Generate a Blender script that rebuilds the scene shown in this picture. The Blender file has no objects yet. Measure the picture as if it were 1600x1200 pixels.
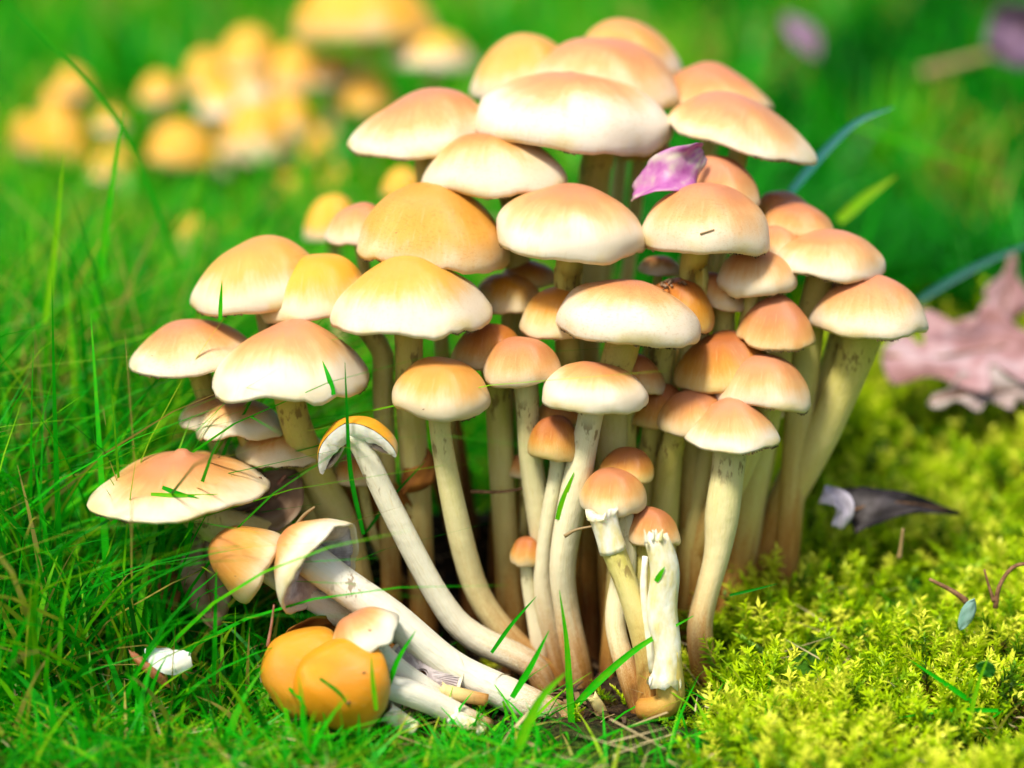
import bpy, math, random
import numpy as np
from mathutils import Vector, Matrix

# ------------------------------------------------------------------ camera, light, exposure
U = 0.01                                   # everything below is written in centimetres
sc = bpy.context.scene
COL = sc.collection
CAM = Vector((0.0, -70.0, 27.3))
PITCH = math.radians(14.0)
TV = math.tan(math.radians(10.0))          # half of the vertical field of view
FWD = Vector((0, math.cos(PITCH), -math.sin(PITCH)))
UPV = Vector((0, math.sin(PITCH), math.cos(PITCH)))
RGT = Vector((1, 0, 0))
FPX = 600.0 / TV


def ray(px, py):
    return FWD + RGT * ((px - 800) / 600 * TV) + UPV * ((600 - py) / 600 * TV)


def P(px, py, Y):
    """the point of the place that the photograph shows at pixel (px, py), Y cm behind the front of the cluster"""
    d = ray(px, py)
    return CAM + d * ((Y - CAM.y) / d.y)


def ppc(p):
    """photograph pixels per centimetre at point p"""
    return FPX / (p - CAM).dot(FWD)


cam_d = bpy.data.cameras.new('camera')
cam = bpy.data.objects.new('camera', cam_d)
COL.objects.link(cam)
cam.location = CAM * U
cam.rotation_euler = (math.radians(90) - PITCH, 0, 0)
cam_d.sensor_fit = 'HORIZONTAL'
cam_d.sensor_width = 36
cam_d.lens = 18.0 / (TV * 4 / 3)
cam_d.clip_start = 0.01
cam_d.clip_end = 100
cam_d.dof.use_dof = True
cam_d.dof.focus_distance = (P(850, 700, -2.8) - CAM).dot(FWD) * U
cam_d.dof.aperture_fstop = cam_d.lens / 22.0
sc.camera = cam

SUN_EL, SUN_AZ = math.radians(58), math.radians(-146)     # azimuth from +Y, clockwise: from behind the camera's left shoulder
world = bpy.data.worlds.new('World')
sc.world = world
world.use_nodes = True
wn = world.node_tree.nodes
bg = wn['Background']
sky = wn.new('ShaderNodeTexSky')
sky.sky_type = 'NISHITA'
sky.sun_disc = False
sky.sun_elevation = SUN_EL
sky.sun_rotation = SUN_AZ
sky.air_density = 1.0
sky.dust_density = 3.0
sky.ozone_density = 0.6
world.node_tree.links.new(sky.outputs[0], bg.inputs[0])
bg.inputs[1].default_value = 0.05
sun_d = bpy.data.lights.new('sun', 'SUN')
sun_d.energy = 1.5
sun_d.angle = math.radians(11)
sun_d.color = (1.0, 0.95, 0.86)
sun = bpy.data.objects.new('sun', sun_d)
COL.objects.link(sun)
sdir = Vector((math.sin(SUN_AZ) * math.cos(SUN_EL), math.cos(SUN_AZ) * math.cos(SUN_EL), math.sin(SUN_EL)))
sun.rotation_euler = sdir.to_track_quat('Z', 'Y').to_euler()
sun.location = sdir * 5

vs = sc.view_settings
vs.view_transform = 'Standard'
vs.look = 'None'
vs.gamma = 1
vs.use_curve_mapping = False
vs.exposure = 1.95
sc.render.engine = 'CYCLES'
sc.cycles.use_denoising = True
sc.cycles.max_bounces = 8
sc.cycles.diffuse_bounces = 5
sc.cycles.transmission_bounces = 4
sc.cycles.caustics_reflective = False
sc.cycles.caustics_refractive = False

# ------------------------------------------------------------------ materials


class NT:
    def __init__(self, name):
        self.m = bpy.data.materials.new(name)
        self.m.use_nodes = True
        self.t = self.m.node_tree
        self.b = self.t.nodes['Principled BSDF']
        self.out = self.t.nodes['Material Output']

    def n(self, kind, **kw):
        nd = self.t.nodes.new(kind)
        for k, v in kw.items():
            setattr(nd, k, v)
        return nd

    def l(self, a, b):
        self.t.links.new(a, b)

    def attr(self, name, kind='GEOMETRY'):
        return self.n('ShaderNodeAttribute', attribute_name=name, attribute_type=kind).outputs['Fac']

    def math(self, op, a, b=None, clamp=False):
        nd = self.n('ShaderNodeMath', operation=op, use_clamp=clamp)
        for i, v in enumerate((a, b)):
            if v is None:
                continue
            if isinstance(v, (int, float)):
                nd.inputs[i].default_value = v
            else:
                self.l(v, nd.inputs[i])
        return nd.outputs[0]

    def noise(self, scale, detail=3, vec=None, rough=0.5, dist=0.0):
        nd = self.n('ShaderNodeTexNoise')
        nd.inputs['Scale'].default_value = scale
        nd.inputs['Detail'].default_value = detail
        nd.inputs['Roughness'].default_value = rough
        nd.inputs['Distortion'].default_value = dist
        if vec is not None:
            self.l(vec, nd.inputs['Vector'])
        return nd.outputs['Fac']

    def obj(self, scale=None):
        o = self.n('ShaderNodeTexCoord').outputs['Object']
        if scale:
            mp = self.n('ShaderNodeMapping')
            mp.inputs['Scale'].default_value = scale
            self.l(o, mp.inputs['Vector'])
            return mp.outputs[0]
        return o

    def ramp(self, fac, stops, interp='LINEAR'):
        nd = self.n('ShaderNodeValToRGB')
        nd.color_ramp.interpolation = interp
        el = nd.color_ramp.elements
        while len(el) > 1:
            el.remove(el[0])
        el[0].position = stops[0][0]
        el[0].color = (*stops[0][1], 1)
        for p, c in stops[1:]:
            e = el.new(p)
            e.color = (*c, 1)
        self.l(fac, nd.inputs[0])
        return nd.outputs[0]

    def mix(self, f, a, b, mode='MIX'):
        nd = self.n('ShaderNodeMix', data_type='RGBA', blend_type=mode)
        for sock, v in ((nd.inputs[0], f), (nd.inputs[6], a), (nd.inputs[7], b)):
            if isinstance(v, (int, float)):
                sock.default_value = v
            elif isinstance(v, tuple):
                sock.default_value = (*v, 1)
            else:
                self.l(v, sock)
        return nd.outputs[2]

    def rng(self, v, a, b, c=0.0, d=1.0):
        nd = self.n('ShaderNodeMapRange', interpolation_type='SMOOTHSTEP')
        self.l(v, nd.inputs[0])
        for i, x in enumerate((a, b, c, d)):
            nd.inputs[i + 1].default_value = x
        return nd.outputs[0]

    def bump(self, h, strength, dist):
        nd = self.n('ShaderNodeBump')
        nd.inputs['Strength'].default_value = strength
        nd.inputs['Distance'].default_value = dist
        self.l(h, nd.inputs['Height'])
        self.l(nd.outputs[0], self.b.inputs['Normal'])

    def set(self, color=None, rough=0.5, spec=0.5, sss=0.0, rad=(1, .4, .2), sc_=0.004):
        if color is not None:
            if isinstance(color, tuple):
                self.b.inputs['Base Color'].default_value = (*color, 1)
            else:
                self.l(color, self.b.inputs['Base Color'])
        if isinstance(rough, (int, float)):
            self.b.inputs['Roughness'].default_value = rough
        else:
            self.l(rough, self.b.inputs['Roughness'])
        self.b.inputs['Specular IOR Level'].default_value = spec
        if sss:
            self.b.inputs['Subsurface Weight'].default_value = sss
            self.b.inputs['Subsurface Radius'].default_value = rad
            self.b.inputs['Subsurface Scale'].default_value = sc_


def leafy(name, stops, tr=0.35, rough=0.45, spec=0.35, tint=(1.0, 1.0, 1.0), amp=.25, scale=220):
    """thin green things: reflect and let light through"""
    k = NT(name)
    v = k.attr('var')
    v = k.math('ADD', v, k.math('MULTIPLY', k.math('SUBTRACT', k.noise(scale, 3, k.obj()), 0.5), amp))
    c = k.ramp(v, stops)
    k.set(c, rough, spec)
    t = k.n('ShaderNodeBsdfTranslucent')
    k.l(k.mix(1.0, c, tint, 'MULTIPLY'), t.inputs[0])
    mx = k.n('ShaderNodeMixShader')
    mx.inputs[0].default_value = tr
    k.l(k.b.outputs[0], mx.inputs[1])
    k.l(t.outputs[0], mx.inputs[2])
    k.l(mx.outputs[0], k.out.inputs['Surface'])
    return k.m


def make_cap_mat():
    k = NT('cap_skin')
    t = k.attr('rad')
    tone = k.attr('tone', 'OBJECT')
    edge = k.attr('edge', 'OBJECT')
    seed = k.attr('seed', 'OBJECT')
    nd = k.n('ShaderNodeTexNoise', noise_dimensions='4D')
    nd.inputs['Scale'].default_value = 62
    nd.inputs['Detail'].default_value = 3
    k.l(seed, nd.inputs['W'])
    k.l(k.obj(), nd.inputs['Vector'])
    n1 = nd.outputs['Fac']
    fine = k.noise(900, 3)
    tt = k.math('ADD', t, k.math('MULTIPLY', k.math('SUBTRACT', n1, 0.5), 0.42))
    sep = k.n('ShaderNodeVectorMath', operation='MULTIPLY')
    sep.inputs[1].default_value = (1, 1, 0)
    k.l(k.obj(), sep.inputs[0])
    nrm = k.n('ShaderNodeVectorMath', operation='NORMALIZE')
    k.l(sep.outputs[0], nrm.inputs[0])
    cmb = k.n('ShaderNodeCombineXYZ')
    k.l(k.math('MULTIPLY', t, .35), cmb.inputs[2])
    add = k.n('ShaderNodeVectorMath', operation='ADD')
    k.l(nrm.outputs[0], add.inputs[0])
    k.l(cmb.outputs[0], add.inputs[1])
    streak = k.noise(17, 4, add.outputs[0], .65)
    broad = k.noise(3.2, 2, add.outputs[0], .5)
    tt = k.math('ADD', tt, k.math('MULTIPLY', k.math('SUBTRACT', fine, 0.5), 0.10))
    tt = k.math('ADD', tt, k.math('MULTIPLY', k.math('SUBTRACT', streak, 0.5), 0.16))
    tt = k.math('ADD', tt, k.math('MULTIPLY', k.math('SUBTRACT', broad, 0.5), 0.26))
    v = k.math('ADD', k.math('SUBTRACT', tt, edge), 0.355, clamp=True)
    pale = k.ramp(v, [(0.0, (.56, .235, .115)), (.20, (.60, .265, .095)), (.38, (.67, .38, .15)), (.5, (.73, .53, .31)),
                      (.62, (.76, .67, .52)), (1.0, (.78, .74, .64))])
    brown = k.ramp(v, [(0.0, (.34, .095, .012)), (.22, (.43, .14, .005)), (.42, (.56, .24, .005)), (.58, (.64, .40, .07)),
                       (.74, (.70, .56, .30)), (1.0, (.73, .63, .42))])  # brown skin; its dark end also paints shade on caps tucked under others
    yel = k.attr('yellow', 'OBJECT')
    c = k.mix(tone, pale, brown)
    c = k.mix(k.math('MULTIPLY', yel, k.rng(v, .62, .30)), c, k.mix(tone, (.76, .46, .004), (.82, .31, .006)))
    rnd = k.n('ShaderNodeObjectInfo').outputs['Random']
    c = k.mix(k.math('MULTIPLY', rnd, .32), c, k.mix(1.0, c, (1.0, .80, .58), 'MULTIPLY'))
    damp = k.math('MULTIPLY', k.rng(k.noise(38, 3, None, .6), .54, .66), k.rng(rnd, .25, .9))
    c = k.mix(k.math('MULTIPLY', damp, .45), c, k.mix(1.0, c, (.80, .62, .42), 'MULTIPLY'))
    # yellow veil stain that runs along the margin
    stain = k.math('MULTIPLY', k.rng(t, .80, .95), k.rng(n1, .44, .66))
    c = k.mix(k.math('MULTIPLY', stain, 0.65), c, (.62, .47, .10))
    c = k.mix(k.math('MULTIPLY', k.rng(streak, .52, .74), k.math('MULTIPLY', k.rng(t, .15, .5), .30)), c, (.60, .42, .20))
    scrap = k.math('MULTIPLY', k.rng(k.noise(240, 4, None, .7), .60, .66), k.rng(t, .62, .92))
    c = k.mix(k.math('MULTIPLY', scrap, .55), c, (.80, .78, .68))
    nib = k.math('MULTIPLY', k.rng(k.noise(330, 3, None, .6), .68, .72), k.rng(t, .80, .97))
    c = k.mix(k.math('MULTIPLY', nib, .75), c, (.20, .12, .04))
    blot = k.rng(k.noise(140, 4, None, .6), .62, .75)
    c = k.mix(k.math('MULTIPLY', blot, .22), c, (.70, .45, .12))
    speck = k.rng(k.noise(420, 2), .735, .76)
    c = k.mix(k.math('MULTIPLY', speck, .7), c, (.16, .08, .03))
    k.set(c, k.rng(fine, .3, .7, .25, .44), 0.42, 0.16, (1, .6, .3), .003)
    hgt = k.math('ADD', k.math('ADD', fine, k.math('MULTIPLY', n1, 3.0)), k.math('MULTIPLY', streak, 1.1))
    k.bump(k.math('ADD', hgt, k.math('MULTIPLY', scrap, .8)), 0.4, 0.0006)
    return k.m


def make_stem_mat():
    k = NT('stem_skin')
    t = k.attr('along')
    rust = k.attr('rust', 'OBJECT')
    n1 = k.noise(90, 4)
    cx = k.n('ShaderNodeCombineXYZ')
    for i_, nm_ in enumerate(('fx', 'fy', 'fz')):
        k.l(k.attr(nm_), cx.inputs[i_])
    fib = k.noise(7.5, 4, cx.outputs[0], .65)
    wide = k.noise(1.7, 3, cx.outputs[0], .5)
    wav = k.noise(2.6, 3, k.obj((100, 100, 100)), .5)
    tt = k.math('ADD', t, k.math('MULTIPLY', k.math('SUBTRACT', n1, 0.5), 0.30))
    tt = k.math('ADD', tt, rust)
    tt = k.math('ADD', tt, k.math('MULTIPLY', k.math('SUBTRACT', wide, 0.5), 0.35))
    c = k.ramp(tt, [(0.0, (.44, .37, .025)), (.20, (.52, .45, .06)), (.42, (.64, .54, .18)), (.60, (.58, .42, .10)),
                    (.78, (.42, .20, .03)), (1.0, (.20, .07, .015))])
    pale = k.attr('pale', 'OBJECT')
    c = k.mix(k.math('MULTIPLY', pale, k.rng(tt, .92, .55)), c, (.71, .67, .55))
    c = k.mix(k.math('MULTIPLY', k.rng(fib, .5, .72), .35), c, (.56, .42, .14))
    band = k.math('MULTIPLY', k.rng(t, .10, .15), k.rng(t, .24, .17))
    band = k.math('MULTIPLY', band, k.rng(k.noise(260, 3, k.obj((1.6, 1.6, .6)), .6), .52, .62))
    c = k.mix(k.math('MULTIPLY', band, .75), c, (.17, .10, .03))
    dirt = k.math('MULTIPLY', k.rng(t, .62, .95), k.rng(k.noise(170, 5, None, .65), .48, .62))
    c = k.mix(k.math('MULTIPLY', dirt, .7), c, (.13, .05, .015))
    sp = k.rng(k.noise(420, 2), .70, .76)
    c = k.mix(k.math('MULTIPLY', sp, .6), c, (.14, .08, .03))
    k.set(c, 0.55, 0.25, 0.15, (1, .6, .25), .003)
    k.bump(k.math('ADD', k.math('MULTIPLY', fib, 1.0), k.math('MULTIPLY', wav, 1.4)), 0.45, 0.0006)
    return k.m


def plain(name, c1, c2, scale=120, rough=.7, spec=.25, sss=0.0, bump=.4, bd=.0006, stretch=None):
    k = NT(name)
    n = k.noise(scale, 4, k.obj(stretch) if stretch else k.obj(), .6)
    k.set(k.mix(k.rng(n, .32, .68), c1, c2), rough, spec, sss, (1, .6, .3), .003)
    k.bump(n, bump, bd)
    return k.m


def make_ground_mat():
    k = NT('soil_and_thatch')
    o = k.obj()
    n = k.noise(45, 5, o, .65)
    f = k.noise(400, 4, o, .6)
    soil = k.mix(k.rng(f, .35, .65), (.012, .008, .005), (.05, .030, .014))
    green = k.mix(k.rng(f, .3, .7), (.010, .045, .003), (.05, .16, .005))
    c = k.mix(k.math('MULTIPLY', k.attr('green'), k.rng(n, .25, .5)), soil, green)
    k.set(c, .9, .1)
    k.bump(f, .9, .003)
    return k.m


M_CAP = make_cap_mat()
M_STEM = make_stem_mat()
M_GILL = plain('gill_flesh', (.30, .21, .14), (.52, .42, .30), 260, .75, .15, .2, .3)
M_GILLV = plain('violet_gill_flesh', (.34, .27, .25), (.56, .48, .45), 260, .75, .15, .1, .3)
M_FLESH = plain('white_flesh', (.86, .82, .74), (.80, .72, .58), 240, .6, .3, .4, .5)
M_PEEL = plain('torn_white_flesh', (.78, .75, .62), (.66, .56, .24), 110, .6, .3, .2, .7, .0010, (2, 2, .9))
M_FRINGE = plain('dark_veil_scraps', (.03, .02, .01), (.16, .11, .04), 300, .8, .1)
M_GROUND = make_ground_mat()
M_GRASS = leafy('grass_blade_green', [(0, (.003, .11, .002)), (.3, (.006, .30, .003)), (.6, (.016, .47, .003)), (.8, (.22, .54, .004)),
                                      (.93, (.40, .40, .03)), (1, (.44, .34, .08))], .45, .42, .2)
M_GRASSB = leafy('bluish_grass_blade', [(0, (.01, .09, .06)), (1, (.03, .20, .18))], .25, .25, .7)
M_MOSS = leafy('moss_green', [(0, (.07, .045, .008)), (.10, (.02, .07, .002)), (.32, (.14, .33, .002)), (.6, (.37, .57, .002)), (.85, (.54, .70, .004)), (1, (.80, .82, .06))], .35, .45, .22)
M_STRAW = leafy('dry_straw', [(0, (.30, .20, .08)), (1, (.62, .52, .28))], .2, .5)
M_LEAFG = leafy('grey_brown_dead_leaf', [(0, (.12, .065, .035)), (.5, (.24, .145, .08)), (1, (.36, .26, .16))], .15, .65, .2, amp=1.0, scale=170)
M_LEAFP = leafy('dusty_pink_dead_leaf', [(0, (.22, .10, .08)), (.5, (.38, .21, .21)), (1, (.50, .36, .36))], .2, .6, .2, amp=1.0, scale=130)
M_LEAFU = leafy('purple_brown_dead_leaf', [(0, (.12, .06, .09)), (1, (.26, .16, .26))], .1, .6, .2)
M_LEAFW = leafy('bleached_dead_leaf', [(0, (.28, .19, .16)), (1, (.56, .47, .43))], .2, .5, .3)
M_LEAFO = leafy('rust_dead_leaf', [(0, (.22, .07, .015)), (1, (.45, .18, .03))], .25, .6, .2, amp=.9, scale=170)
M_LEAFD = leafy('dark_dead_leaf', [(0, (.010, .007, .006)), (.6, (.03, .022, .02)), (1, (.09, .075, .075))], .05, .6, .3, amp=.9, scale=170)
M_LEAFV = leafy('pale_violet_dead_leaf', [(0, (.28, .25, .30)), (1, (.50, .46, .54))], .1, .6, .2, amp=.9, scale=170)
M_PETAL = leafy('pink_petal', [(0, (.20, .10, .06)), (.12, (.42, .09, .34)), (.5, (.52, .20, .42)), (.75, (.56, .38, .42)), (1, (.60, .52, .42))], .3, .45, .3, amp=1.5, scale=150)
M_BLUE = leafy('pale_blue_green_leaf', [(0, (.18, .36, .28)), (1, (.34, .52, .46))], .3, .4)
M_CLOVER = leafy('round_weed_leaf', [(0, (.01, .10, .01)), (1, (.04, .26, .02))], .3, .4)
M_TWIG = plain('twig_bark', (.10, .045, .02), (.28, .15, .07), 300, .8, .2, 0, .8)
M_NEEDLE = plain('needle_red_brown', (.30, .10, .06), (.50, .25, .17), 300, .6, .3)
M_LITTER = leafy('litter_flakes', [(0, (.02, .012, .006)), (.6, (.10, .05, .02)), (1, (.30, .19, .09))], .1, .7)

# ------------------------------------------------------------------ mesh helpers


def mesh_obj(name, verts, faces, mat, parent=None, attrs=None, smooth=True, loc=None, rot=None):
    """one mesh object; verts in cm in the object's own frame"""
    me = bpy.data.meshes.new(name)
    me.from_pydata([tuple(float(c) * U for c in v) for v in verts], [], faces)
    if smooth:
        me.polygons.foreach_set('use_smooth', [True] * len(me.polygons))
    for k, v in (attrs or {}).items():
        a = me.attributes.new(k, 'FLOAT', 'POINT')
        a.data.foreach_set('value', np.asarray(v, np.float32))
    if mat:
        me.materials.append(mat)
    me.update()
    o = bpy.data.objects.new(name, me)
    COL.objects.link(o)
    m = Matrix.Identity(4)
    if rot is not None:
        m = rot.to_4x4()
    if loc is not None:
        m.translation = Vector(loc) * U
    if parent is not None:
        o.parent = parent
        o.matrix_local = PW(parent).inverted() @ m
    else:
        o.matrix_world = m
    o['_w'] = [c for r in m for c in r]
    return o


def PW(o):
    f = list(o['_w'])
    return Matrix([f[0:4], f[4:8], f[8:12], f[12:16]])


def tag(o, label=None, cat=None, group=None, kind=None):
    if label:
        o['label'] = label
    if cat:
        o['category'] = cat
    if group:
        o['group'] = group
    if kind:
        o['kind'] = kind
    return o


def thing(name, loc, label, cat, group=None):
    o = bpy.data.objects.new(name, None)
    COL.objects.link(o)
    o.empty_display_size = 0.01
    m = Matrix.Translation(Vector(loc) * U)
    o.matrix_world = m
    o['_w'] = [c for r in m for c in r]
    return tag(o, label, cat, group)


def stuff(name, verts, quads, var, mat, kind='stuff', smooth=False):
    """big numpy mesh of quads"""
    me = bpy.data.meshes.new(name)
    nv, nq = len(verts), len(quads)
    me.vertices.add(nv)
    me.vertices.foreach_set('co', (np.asarray(verts, np.float32) * U).ravel())
    me.loops.add(nq * 4)
    me.loops.foreach_set('vertex_index', np.asarray(quads, np.int32).ravel())
    me.polygons.add(nq)
    me.polygons.foreach_set('loop_start', np.arange(0, nq * 4, 4, dtype=np.int32))
    if smooth:
        me.polygons.foreach_set('use_smooth', np.ones(nq, bool))
    a = me.attributes.new('var', 'FLOAT', 'POINT')
    a.data.foreach_set('value', np.asarray(var, np.float32))
    me.materials.append(mat)
    me.update(calc_edges=True)
    me.validate()
    o = bpy.data.objects.new(name, me)
    COL.objects.link(o)
    o['kind'] = kind
    return o


def catmull(pts, n):
    pts = [np.asarray(p, float) for p in pts]
    if len(pts) == 2:
        return np.array([pts[0] + (pts[1] - pts[0]) * t for t in np.linspace(0, 1, n)])
    ext = [2 * pts[0] - pts[1]] + pts + [2 * pts[-1] - pts[-2]]
    seg = [0.0]
    for i in range(len(pts) - 1):
        seg.append(seg[-1] + max(1e-6, np.linalg.norm(pts[i + 1][:3] - pts[i][:3])))
    out = []
    for s in np.linspace(0, seg[-1], n):
        i = min(max(np.searchsorted(seg, s, 'right') - 1, 0), len(pts) - 2)
        t = (s - seg[i]) / (seg[i + 1] - seg[i])
        p0, p1, p2, p3 = ext[i:i + 4]
        out.append(0.5 * ((2 * p1) + (-p0 + p2) * t + (2 * p0 - 5 * p1 + 4 * p2 - p3) * t * t + (-p0 + 3 * p1 - 3 * p2 + p3) * t ** 3))
    return np.array(out)


def tube(path, radii, n=26, sides=14, seed=0, lump=.05, flat=0.0):
    """verts, faces, along-attribute of a tapering closed tube through path"""
    r_ = random.Random(seed)
    pr = np.array([[*p, r] for p, r in zip(path, radii)])
    q = catmull(pr, n)
    c, rad = q[:, :3], np.maximum(q[:, 3], .005)
    tan = np.gradient(c, axis=0)
    tan /= np.linalg.norm(tan, axis=1)[:, None] + 1e-9
    ref = np.array([1.0, 0.03, 0.02]) if abs(tan[0][0]) < .85 else np.array([0, 0, 1.0])
    vs_, al = [], []
    fib = []
    run = np.concatenate([[0], np.cumsum(np.linalg.norm(np.diff(c, axis=0), axis=1))])
    ph = [r_.uniform(0, 6.28) for _ in range(4)]
    a = ref - tan[0] * ref.dot(tan[0])
    for i in range(n):
        a = a - tan[i] * a.dot(tan[i])
        a /= np.linalg.norm(a)
        b = np.cross(tan[i], a)
        for k in range(sides):
            f = 2 * math.pi * k / sides
            rr = rad[i] * (1 + lump * (math.sin(2 * f + ph[0] + i * .12) + .6 * math.sin(3 * f + ph[1] - i * .2) + .5 * math.sin(i * .55 + ph[2])))
            vs_.append(c[i] + a * math.cos(f) * rr + b * math.sin(f) * rr * (1 - flat))
            al.append(i / (n - 1))
            fib.append((math.cos(f) + seed, math.sin(f), run[i] * .22))
    fs = []
    for i in range(n - 1):
        for k in range(sides):
            k2 = (k + 1) % sides
            fs.append((i * sides + k, i * sides + k2, (i + 1) * sides + k2, (i + 1) * sides + k))
    for i, rev in ((0, True), (n - 1, False)):
        ce = len(vs_)
        vs_.append(c[i])
        al.append(i / (n - 1))
        fib.append((seed, 0, run[i] * .22))
        for k in range(sides):
            k2 = (k + 1) % sides
            tri = (ce, i * sides + k, i * sides + k2)
            fs.append(tri[::-1] if rev else tri)
    tube.fib = np.array(fib)
    return vs_, fs, al


PROF = {
    'dome': [(0, 1), (.22, .975), (.45, .88), (.66, .71), (.84, .46), (.955, .20), (1, -.01), (.99, -.09), (.965, -.13)],
    'convex': [(0, 1), (.2, .97), (.42, .86), (.63, .66), (.82, .42), (.95, .18), (1, .0), (.992, -.04)],
    'bell': [(0, 1), (.17, .965), (.36, .85), (.56, .68), (.77, .44), (.92, .19), (1, -.01), (.99, -.06)],
    'bun': [(0, 1), (.28, .97), (.55, .85), (.79, .60), (.95, .29), (1, .05), (.975, -.14), (.90, -.24)],
    'box': [(0, 1), (.25, .955), (.50, .82), (.72, .66), (.89, .45), (.985, .20), (1, -.02), (.985, -.11), (.965, -.15)],
    'umbo': [(0, 1), (.05, .975), (.12, .86), (.28, .76), (.5, .60), (.74, .38), (.92, .14), (1, 0), (.98, -.06)],
}


def noise3(p, ph):
    return (math.sin(p[0] * 1.3 + ph[0]) * math.sin(p[1] * 1.1 + ph[1]) + .5 * math.sin(p[0] * 2.7 + p[1] * 2.1 + ph[2]))


def cap_shape(R, H, prof, seed, wav=.03, shift=0.0, f0=0.0, f1=2 * math.pi, n=56, rings=20, notches=0, dent=.026):
    """outer skin of a cap plus its rolled lip; returns verts, faces, rad attribute and the rim function"""
    r_ = random.Random(seed)
    ph = [r_.uniform(0, 6.28) for _ in range(10)]
    full = f1 - f0 > 6.28
    pr = catmull([(a, b, 0) for a, b in PROF[prof]], rings)
    nots = [(r_.uniform(0, 6.28), r_.uniform(.05, .13), r_.uniform(.03, .08)) for _ in range(notches)]

    def place(r, z, f, t):
        w = t ** 3
        dr = 1 + w * wav * (.8 * math.sin(2 * f + ph[0]) + .7 * math.sin(3 * f + ph[1]) + .45 * math.sin(5 * f + ph[2]) + .22 * math.sin(11 * f + ph[5]) + .13 * math.sin(23 * f + ph[7]))
        dz = w * wav * R * (1.0 * math.sin(2 * f + ph[3]) + .8 * math.sin(3 * f + ph[4]) + .35 * math.sin(7 * f + ph[6]) + .16 * math.sin(19 * f + ph[8]) + .10 * math.sin(31 * f + ph[9]))
        for (nf, nw, nd) in nots:
            d = (f - nf + math.pi) % (2 * math.pi) - math.pi
            dz += w * nd * R * math.exp(-(d / nw) ** 2)
        x, y = r * R * dr * math.cos(f), r * R * dr * math.sin(f)
        q = noise3((x / R * 2.2, y / R * 2.2), ph) + .5 * noise3((x / R * 4.6 + 2, y / R * 4.6), ph[3:]) * t
        zz = z * H + dz + dent * R * q
        x += dent * R * .8 * noise3((z * 3.0 + 1, y / R * 2.0), ph[4:]) * t
        y += dent * R * .8 * noise3((x / R * 2.4, z * 2.6), ph[6:]) * t
        return (x + shift * R * max(z, 0) ** 1.2, y, zz)
    vs_, rad, fs = [(0 + shift * R, 0, H)], [0.0], []
    prf = [(max(a, 0), b) for a, b, _ in pr[1:]]
    # lip: turns under the margin
    ra, za = prf[-1]
    lip = [(ra - .035, za + .015), (ra - .085, za + .075)]
    nn = n if full else n + 1
    allp = prf + lip
    arc = [0.0]
    for i, (a, b) in enumerate(prf):
        pa = (0, 1) if i == 0 else prf[i - 1]
        arc.append(arc[-1] + math.hypot(a - pa[0], (b - pa[1]) * H / R))
    ts = [s / arc[-1] for s in arc[1:]] + [1.0, 1.0]
    for (r, z), t in zip(allp, ts):
        for k in range(nn):
            f = f0 + (f1 - f0) * k / n
            vs_.append(place(r, z, f, t))
            rad.append(t)
    m = n if full else n
    for k in range(m):
        k2 = (k + 1) % nn
        fs.append((0, 1 + k, 1 + k2))
    for i in range(len(allp) - 1):
        a, b = 1 + i * nn, 1 + (i + 1) * nn
        for k in range(m):
            k2 = (k + 1) % nn
            fs.append((a + k, b + k, b + k2, a + k2))
    return vs_, fs, rad, place, lip[-1]


def gill_shape(R, H, place, lip, rs, f0=0.0, f1=2 * math.pi, ng=58, depth=.10):
    """underside: alternating deep folds radiating from the stem"""
    full = f1 - f0 > 6.28
    n = 2 * ng
    nn = n if full else n + 1
    vs_, fs = [], []
    steps = 6
    for i in range(steps):
        u = i / (steps - 1)
        r = lip[0] * (1 - u) + u * rs / R
        z = lip[1] * (1 - u) + u * .42 - .06 * math.sin(u * math.pi)
        for k in range(nn):
            f = f0 + (f1 - f0) * k / n
            x, y, zz = place(r, z, f, max(0, 1 - u * 1.5))
            d = depth * math.sin(min(u * 3, 1) * math.pi / 2) if k % 2 else 0.0
            vs_.append((x, y, zz - d * (1 - .4 * u)))
    for i in range(steps - 1):
        a, b = i * nn, (i + 1) * nn
        for k in range(n):
            k2 = (k + 1) % nn
            fs.append((a + k, b + k, b + k2, a + k2))
    return vs_, fs


def frame(axis):
    z = Vector(axis).normalized()
    x = RGT - z * RGT.dot(z)
    if x.length < .2:
        x = Vector((0, 1, 0)) - z * z.y
    x.normalize()
    y = z.cross(x)
    return Matrix((x, y, z)).transposed()


def gz(x, y):
    """height of the ground"""
    x = np.asarray(x, float)
    y = np.asarray(y, float)
    ss = lambda v: (lambda c: c * c * (3 - 2 * c))(np.clip(v, 0, 1))
    ramp = lambda c: (np.sqrt((y - c) ** 2 + 6) + (y - c)) / 2
    z = .30 * ramp(5) - .21 * ramp(23) + .03 * ramp(62) - .08 * ramp(160)
    z = z + 1.5 * ss((x - 3) / 5) * np.exp(-((y - 5) / 8) ** 2)
    z = z + 2.2 * ss((x - 6) / 6) * np.exp(-((y - 17) / 6) ** 2)
    z = z - 3.5 * ss((x - 9) / 6) * ss((y - 22) / 6) * (1 - ss((y - 34) / 16))  # hollow added behind the bank so the grass there goes dark
    z = z + 3.6 * np.exp(-((x + 1.0) / 5.6) ** 4 - ((y - 5.6) / 2.0) ** 2)  # soil hump added behind the stems to make the gaps dark
    z = z - .06 * np.maximum(-4 - y, 0)
    z = z - 1.3 * np.exp(-((x - .5) / 5.2) ** 2 - ((y - 2.6) / 3.4) ** 2)
    z = z + .22 * np.sin(x * .55 + .4 * y) * np.cos(y * .43 - .2 * x) + .10 * np.sin(1.7 * x + 1) * np.sin(1.5 * y + 2)
    return z


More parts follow.
